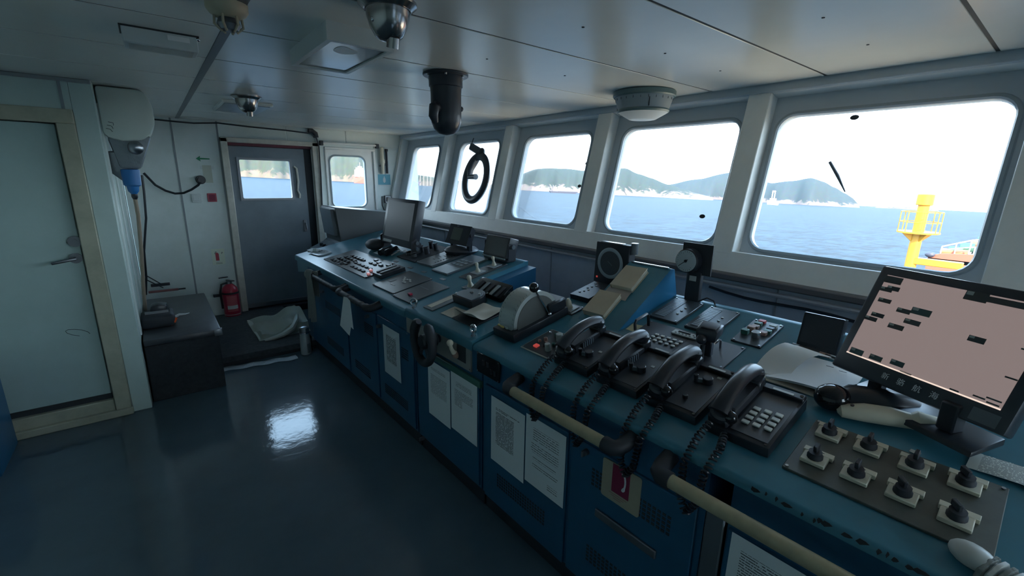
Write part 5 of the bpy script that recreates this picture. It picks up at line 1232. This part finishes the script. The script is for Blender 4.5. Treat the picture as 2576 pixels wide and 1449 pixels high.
# ================================================================== OUTSIDE (the ship lies heeled a little, so the sea is tilted against the bridge)
NS = Vector((0.038, -0.004, 0.999)).normalized(); HS = 10.0
CAMP = Vector((0, 0, CAM_Z))
def sea(az, dist, h=0.0):
    a = math.radians(az); e = Vector((math.cos(a), math.sin(a), 0)); e = (e - NS * e.dot(NS)).normalized()
    return CAMP + e * dist + NS * (h - HS)
def smat():
    m = bpy.data.materials.new('sea_water'); m.use_nodes = True; nt = m.node_tree; b = nt.nodes['Principled BSDF']
    b.inputs['Roughness'].default_value = 0.5; b.inputs['Specular IOR Level'].default_value = 0.03
    t = nt.nodes.new('ShaderNodeTexCoord')
    def nz(sc, det):
        mp = nt.nodes.new('ShaderNodeMapping'); mp.inputs['Scale'].default_value = sc; nt.links.new(t.outputs['Object'], mp.inputs[0])
        n = nt.nodes.new('ShaderNodeTexNoise'); n.inputs['Scale'].default_value = 1.0; n.inputs['Detail'].default_value = det; n.inputs['Roughness'].default_value = .6
        nt.links.new(mp.outputs[0], n.inputs['Vector']); return n.outputs['Fac']
    a, c = nz((.20, .42, .2), 7), nz((.05, .11, .02), 5)
    r = nt.nodes.new('ShaderNodeValToRGB'); r.color_ramp.elements[0].position = .40; r.color_ramp.elements[1].position = .56
    r.color_ramp.elements[0].color = (.001, .005, .011, 1); r.color_ramp.elements[1].color = (.015, .033, .051, 1)
    md = nt.nodes.new('ShaderNodeMath'); md.operation = 'ADD'; nt.links.new(a, md.inputs[0])
    m3 = nt.nodes.new('ShaderNodeMath'); m3.operation = 'MULTIPLY'; m3.inputs[1].default_value = .5; nt.links.new(c, m3.inputs[0]); nt.links.new(m3.outputs[0], md.inputs[1])
    m4 = nt.nodes.new('ShaderNodeMath'); m4.operation = 'MULTIPLY'; m4.inputs[1].default_value = .67; nt.links.new(md.outputs[0], m4.inputs[0])
    nt.links.new(m4.outputs[0], r.inputs[0]); nt.links.new(r.outputs[0], b.inputs['Base Color'])
    bp = nt.nodes.new('ShaderNodeBump'); bp.inputs['Strength'].default_value = .6; bp.inputs['Distance'].default_value = .5; nt.links.new(a, bp.inputs['Height']); nt.links.new(bp.outputs[0], b.inputs['Normal'])
    return m
ex = Vector((1, 0, 0)); ex = (ex - NS * ex.dot(NS)).normalized(); ey = NS.cross(ex)
MS = basis(ex, ey, NS, CAMP - NS * HS)
g = G(); rings = [0, 20, 100, 500, 2500, 12000, 45000]; nseg = 48
v = [(0, 0, 0)] + [(r * math.cos(2 * PI * i / nseg), r * math.sin(2 * PI * i / nseg), 0) for r in rings[1:] for i in range(nseg)]
f = [(0, 1 + i, 1 + (i + 1) % nseg) for i in range(nseg)] + [(1 + (k - 1) * nseg + i, 1 + k * nseg + i, 1 + k * nseg + (i + 1) % nseg, 1 + (k - 1) * nseg + (i + 1) % nseg) for k in range(1, len(rings) - 1) for i in range(nseg)]
g._new(v, f); so = g.done('sea', smat(), M=MS, smooth=0); so['kind'] = 'stuff'; so['label'] = 'choppy steel-blue sea outside the windows'; so['category'] = 'sea'

def hill_mat(name, green, rock, line):
    m = bpy.data.materials.new(name); m.use_nodes = True; nt = m.node_tree; b = nt.nodes['Principled BSDF']; b.inputs['Roughness'].default_value = .95
    b.inputs['Specular IOR Level'].default_value = 0.05
    t = nt.nodes.new('ShaderNodeTexCoord'); n = nt.nodes.new('ShaderNodeTexNoise'); n.inputs['Scale'].default_value = .035; n.inputs['Detail'].default_value = 9; n.inputs['Roughness'].default_value = .7
    nt.links.new(t.outputs['Object'], n.inputs['Vector'])
    s = nt.nodes.new('ShaderNodeSeparateXYZ'); nt.links.new(t.outputs['Object'], s.inputs[0])
    h = nt.nodes.new('ShaderNodeMath'); h.operation = 'MULTIPLY_ADD'; h.inputs[1].default_value = -1 / line; h.inputs[2].default_value = 1.0; nt.links.new(s.outputs['Z'], h.inputs[0])
    ad = nt.nodes.new('ShaderNodeMath'); ad.operation = 'ADD'; nt.links.new(h.outputs[0], ad.inputs[0])
    n2 = nt.nodes.new('ShaderNodeMath'); n2.operation = 'MULTIPLY_ADD'; n2.inputs[1].default_value = 3.2; n2.inputs[2].default_value = -1.55; nt.links.new(n.outputs['Fac'], n2.inputs[0]); nt.links.new(n2.outputs[0], ad.inputs[1])
    r = nt.nodes.new('ShaderNodeValToRGB'); r.color_ramp.elements[0].position = .35; r.color_ramp.elements[1].position = .62
    r.color_ramp.elements[0].color = (*green, 1); r.color_ramp.elements[1].color = (*rock, 1)
    nt.links.new(ad.outputs[0], r.inputs[0])
    n3 = nt.nodes.new('ShaderNodeTexNoise'); n3.inputs['Scale'].default_value = .06; n3.inputs['Detail'].default_value = 6; nt.links.new(t.outputs['Object'], n3.inputs['Vector'])
    mx = nt.nodes.new('ShaderNodeMix'); mx.data_type = 'RGBA'; mx.blend_type = 'MULTIPLY'; mx.inputs[0].default_value = .35
    nt.links.new(r.outputs[0], mx.inputs[6]); nt.links.new(n3.outputs['Color'], mx.inputs[7]); nt.links.new(mx.outputs[2], b.inputs['Base Color'])
    return m
def hill(label, prof, D, depth, m, name='headland'):
    """prof: (azimuth, elevation of the ridge in degrees) -> a ridge body rising from the shore"""
    def el(a):
        for (a0, e0), (a1, e1) in zip(prof, prof[1:]):
            if a0 >= a >= a1:
                k = (a0 - a) / (a0 - a1); k = k * k * (3 - 2 * k) * .5 + k * .5
                return e0 + (e1 - e0) * k
        return 0
    A0, A1 = prof[0][0], prof[-1][0]; na = int(max(24, (A0 - A1) * 6)); nd = 12
    rnd = random.Random(label); ph = [rnd.random() * 6 for _ in range(6)]
    g = G(); inv = MS.inverted()
    def fn(i, j):
        az = A0 + (A1 - A0) * i; e = el(az)
        dist = D * (1 + .03 * math.sin(az * .7 + ph[0]) + .012 * math.sin(az * 2.1 + ph[1])) + depth * j
        pr = math.sin(PI * min(1, j * 1.0)) ** .75 if j < .5 else math.sin(PI * j) ** .75
        peak = max(0., e) / 57.3 * (D + depth * .5) + (HS if e > 0.05 else 0)
        hh = peak * pr * (1 + .05 * math.sin(az * 3.3 + j * 9 + ph[2]) * (1 - pr) + .06 * math.sin(az * 7.1 + j * 5 + ph[3]) * (1 - pr))
        return inv @ sea(az, dist, hh - 1.5)
    g.grid(lambda a, b: fn(a, b), na, nd)
    o = g.done(name, m, M=MS, smooth=60)
    return tag(o, label, 'hill', 'hills across the water')
HG = hill_mat('hill_scrub', (.062, .074, .067), (.22, .175, .15), 42.0)  # hill tones greyed and paled, distance haze mixed into the base colours
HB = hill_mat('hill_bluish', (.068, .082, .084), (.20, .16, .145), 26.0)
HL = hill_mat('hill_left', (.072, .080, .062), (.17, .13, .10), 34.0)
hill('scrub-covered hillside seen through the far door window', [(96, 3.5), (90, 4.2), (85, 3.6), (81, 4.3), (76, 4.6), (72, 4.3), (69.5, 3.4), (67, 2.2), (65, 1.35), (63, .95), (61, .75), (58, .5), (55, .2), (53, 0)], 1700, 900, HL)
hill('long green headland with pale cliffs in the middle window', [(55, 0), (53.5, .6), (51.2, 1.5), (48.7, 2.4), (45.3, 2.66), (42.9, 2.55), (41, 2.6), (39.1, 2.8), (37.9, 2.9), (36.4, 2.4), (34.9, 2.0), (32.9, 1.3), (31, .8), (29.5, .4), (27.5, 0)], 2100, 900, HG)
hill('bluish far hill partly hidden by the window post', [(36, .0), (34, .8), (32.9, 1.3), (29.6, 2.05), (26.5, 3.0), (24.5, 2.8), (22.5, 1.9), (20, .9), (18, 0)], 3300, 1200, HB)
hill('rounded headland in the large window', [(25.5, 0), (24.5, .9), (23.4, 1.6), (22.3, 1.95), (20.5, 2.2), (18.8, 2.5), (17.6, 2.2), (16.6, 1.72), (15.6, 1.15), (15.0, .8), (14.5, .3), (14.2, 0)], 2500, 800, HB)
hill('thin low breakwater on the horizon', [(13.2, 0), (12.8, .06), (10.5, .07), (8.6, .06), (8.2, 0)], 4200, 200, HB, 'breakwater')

# own main deck below the windows, sunlit
md_ = thing('main_deck', 'sunlit buff main deck below the bridge windows', 'deck', T(20, -3, -5.2))
G().box(-16.5, 22, -8, 4.5, -.3, 0).done('deck_plate', mat('deck_buff', (.62, .43, .26), .7, var=.2, vscale=.4), md_)
for k in range(3): G().box(-12 + 10 * k, -4 + 10 * k, -5, 4, 0, .9, .05).done('hatch_cover', mat('hatch_buff', (.64, .46, .28), .7), md_)
# ships
REDH = mat('hull_red', (.62, .10, .07), .5); SHW = mat('ship_white', (.72, .70, .62), .5); DKH = mat('hull_dark', (.05, .05, .07), .5); SHY = mat('mast_yellow', (.52, .25, .012), .45)
def ship(name, label, az, dist, yaw, L, B, H, hullm, decks, parts=()):
    o = sea(az, dist, 0); hv = math.radians(az)
    M = basis(ex * math.cos(yaw) + ey * math.sin(yaw), NS.cross(ex * math.cos(yaw) + ey * math.sin(yaw)), NS, o)
    t = thing(name, label, 'ship', M)
    G().hexa([(-L / 2 + .04 * L, -B * .42, -1), (L / 2 - .12 * L, -B * .3, -1), (L / 2 - .12 * L, B * .3, -1), (-L / 2 + .04 * L, B * .42, -1), (-L / 2, -B / 2, H), (L / 2, -B * .25, H * 1.25), (L / 2, B * .25, H * 1.25), (-L / 2, B / 2, H)]).done('hull', hullm, t)
    for x0, x1, b, z0, z1 in decks: G().box(x0 * L, x1 * L, -b * B, b * B, z0, z1, .2).done('superstructure', SHW, t)
    for x, z0, z1, r in parts: G().cyl(r, z0, z1, 8, M=T(x * L, 0, 0)).done('mast', SHW, t)
    return t
ship('cargo_ship', 'red-hulled ship with white superstructure in the small end window', 69.75, 1350, math.radians(112), 62, 22, 17, REDH, [(-.02, .30, .42, 17, 36), (.02, .24, .36, 36, 42), (.06, .18, .2, 42, 46)], [(.12, 46, 56, .7), (-.3, 17, 30, .6)])
ship('coaster', 'low dark coaster crossing the middle window', 45.2, 1500, math.radians(-35), 95, 14, 5.5, DKH, [(-.36, -.2, .4, 5, 13), (-.34, -.25, .3, 13, 19)], [(-.29, 17, 25, .5), (.1, 3, 6, .5)])
ship('work_ship', 'white work ship with a gantry at the edge of the large window', 21.9, 1400, math.radians(60), 34, 14, 9, SHW, [(-.2, .15, .4, 9, 17)], [])
t = bpy.data.objects['work_ship']
for s in (-1, 1): G().box(-1, 1, s * 7 - 1, s * 7 + 1, 9, 36, .2, M=rotz(.5)).done('gantry_leg', SHW, t)
G().box(-1.2, 1.2, -8, 8, 33, 37, .2, M=rotz(.5)).done('gantry_beam', SHW, t)
ship('tanker', 'dark ship bow at the left edge of the corner window', 64.4, 1150, math.radians(-20), 60, 14, 10, mat('hull_plum', (.12, .08, .12), .5), [(-.4, -.2, .4, 10, 24)], [])
random.seed(5)
for k in range(7):
    az = 63.4 - .42 * k; tt = thing('shore_mast', ['tallest pale shore mast at the left of the corner window', 'second pale shore mast from the left in the corner window', 'third pale shore mast from the left in the corner window', 'middle pale shore mast in the corner window', 'fifth pale shore mast from the left in the corner window', 'sixth pale shore mast from the left in the corner window', 'rightmost pale shore mast in the corner window'][k], 'mast', basis(ex, ey, NS, sea(az, 1690, 20)), 'masts above the shore')
    h_ = 30 - 2 * k + 5 * random.random()
    G().cyl(.8, -20, h_, 6).done('pole', SHW, tt); G().box(-2.5, 2.5, -.3, .3, h_ * .7, h_ * .7 + .6).done('crosstree', SHW, tt)

# own ship's foremast and bow gear
fm = thing('foremast', 'yellow foremast with a railed platform on the foredeck', 'mast', T(30.0, 5.02, -9.0))
zz = lambda z60: 1.64 + (z60 - 1.64 + 0) * .5 + 9.0
G().cyl(.235, 0, zz(.7), 20).done('column', SHY, fm)
G().cyl(.34, zz(-.25), zz(.83), 20, bev=.03).done('cap', SHY, fm); G().lathe([(.14, zz(.83)), (.12, zz(1.15)), (0, zz(1.2))], 12).done('cap_lamp', SHW, fm)
G().prism([(.85 * math.cos(a), .85 * math.sin(a)) for a in [i * PI / 6 for i in range(12)]], zz(-3.0), zz(-2.85), 'z').done('platform', SHY, fm)
for k in range(8):
    a = k * PI / 4 + .3; G().cyl(.022, zz(-2.85), zz(-.9), 6, M=T(.8 * math.cos(a), .8 * math.sin(a), 0)).done('rail_post', SHY, fm)
for z_ in (-.9, -1.9): G().tube([(.8 * math.cos(a), .8 * math.sin(a), zz(z_)) for a in [i * PI / 12 for i in range(24)]], .02, 5, True).done('rail', SHY, fm)
for k in range(4):
    a = k * PI / 2 + .7; G().prism([(.2, zz(-3.0)), (.7, zz(-3.0)), (.2, zz(-3.9))], -.02, .02, 'y', M=rotz(a)).done('bracket', SHY, fm)
g = G()
for k in range(12): g.box(-.30, -.22, -.16, .16, 5.0 + .28 * k - 2.2, 5.03 + .28 * k - 2.2)
g.done('ladder_rungs', SHY, fm)
G().box(-.2, .2, -1.9, .0, zz(-6.1), zz(-5.45), .03).done('cross_beam', SHY, fm)
bw = thing('foredeck', 'raised red bow with white rails and green deck gear at the window corner', 'deck', T(34.0, 0, 0))
DKR = mat('deck_red', (.34, .09, .05), .6); DKG = mat('gear_green', (.05, .12, .08), .6); DKO = mat('gear_orange', (.5, .14, .05), .6)
G().prism([(5.02, -2.15), (4.5, -2.02), (3.9, -1.95), (2.0, -1.8), (-4, -1.7), (-4, -4.5), (5.02, -4.5)], 0, .15, 'x').done('bulwark', DKR, bw)
G().prism([(0, 5.0), (4, 4.7), (7, 3), (9, 0), (9, -4), (0, -4)], -2.5, -2.3, 'z').done('deck_plate', DKR, bw)
rl = [(4.55, -2.0, -1.62), (4.0, -1.95, -1.38), (3.45, -1.9, -1.15), (2.9, -1.85, -1.0), (2.3, -1.8, -.95)]
for y, z0, z1 in rl: G().cyl(.03, z0, z1, 6, M=T(.05, y, 0)).done('rail_post', SHW, bw)
G().tube([(.05, y, z1) for y, z0, z1 in rl], .035, 6).done('rail', SHW, bw); G().tube([(.05, y, (z0 + z1) / 2) for y, z0, z1 in rl], .028, 6).done('rail', SHW, bw)
for x, y, z_, r, m_ in ((1.5, 4.15, -1.95, .26, DKG), (1.8, 3.75, -1.75, .30, DKG), (2.2, 3.4, -1.6, .28, DKR), (1.4, 4.45, -2.05, .22, DKO), (2.6, 3.2, -1.35, .25, DKG), (1.2, 3.85, -2.0, .2, DKO)):
    G().cyl(r, -.3, .3, 14, M=T(x, y, z_) @ rotx(PI / 2), bev=.04).done('winch_drum', m_, bw); G().box(x - .3, x + .3, y - .36, y - .31, -2.3, z_ + .1, .02).done('winch_frame', GREYB, bw)
G().sphere(.16, (-.05, 4.95, -2.12), 10, sy=1.4).done('anchor', DKH, bw)
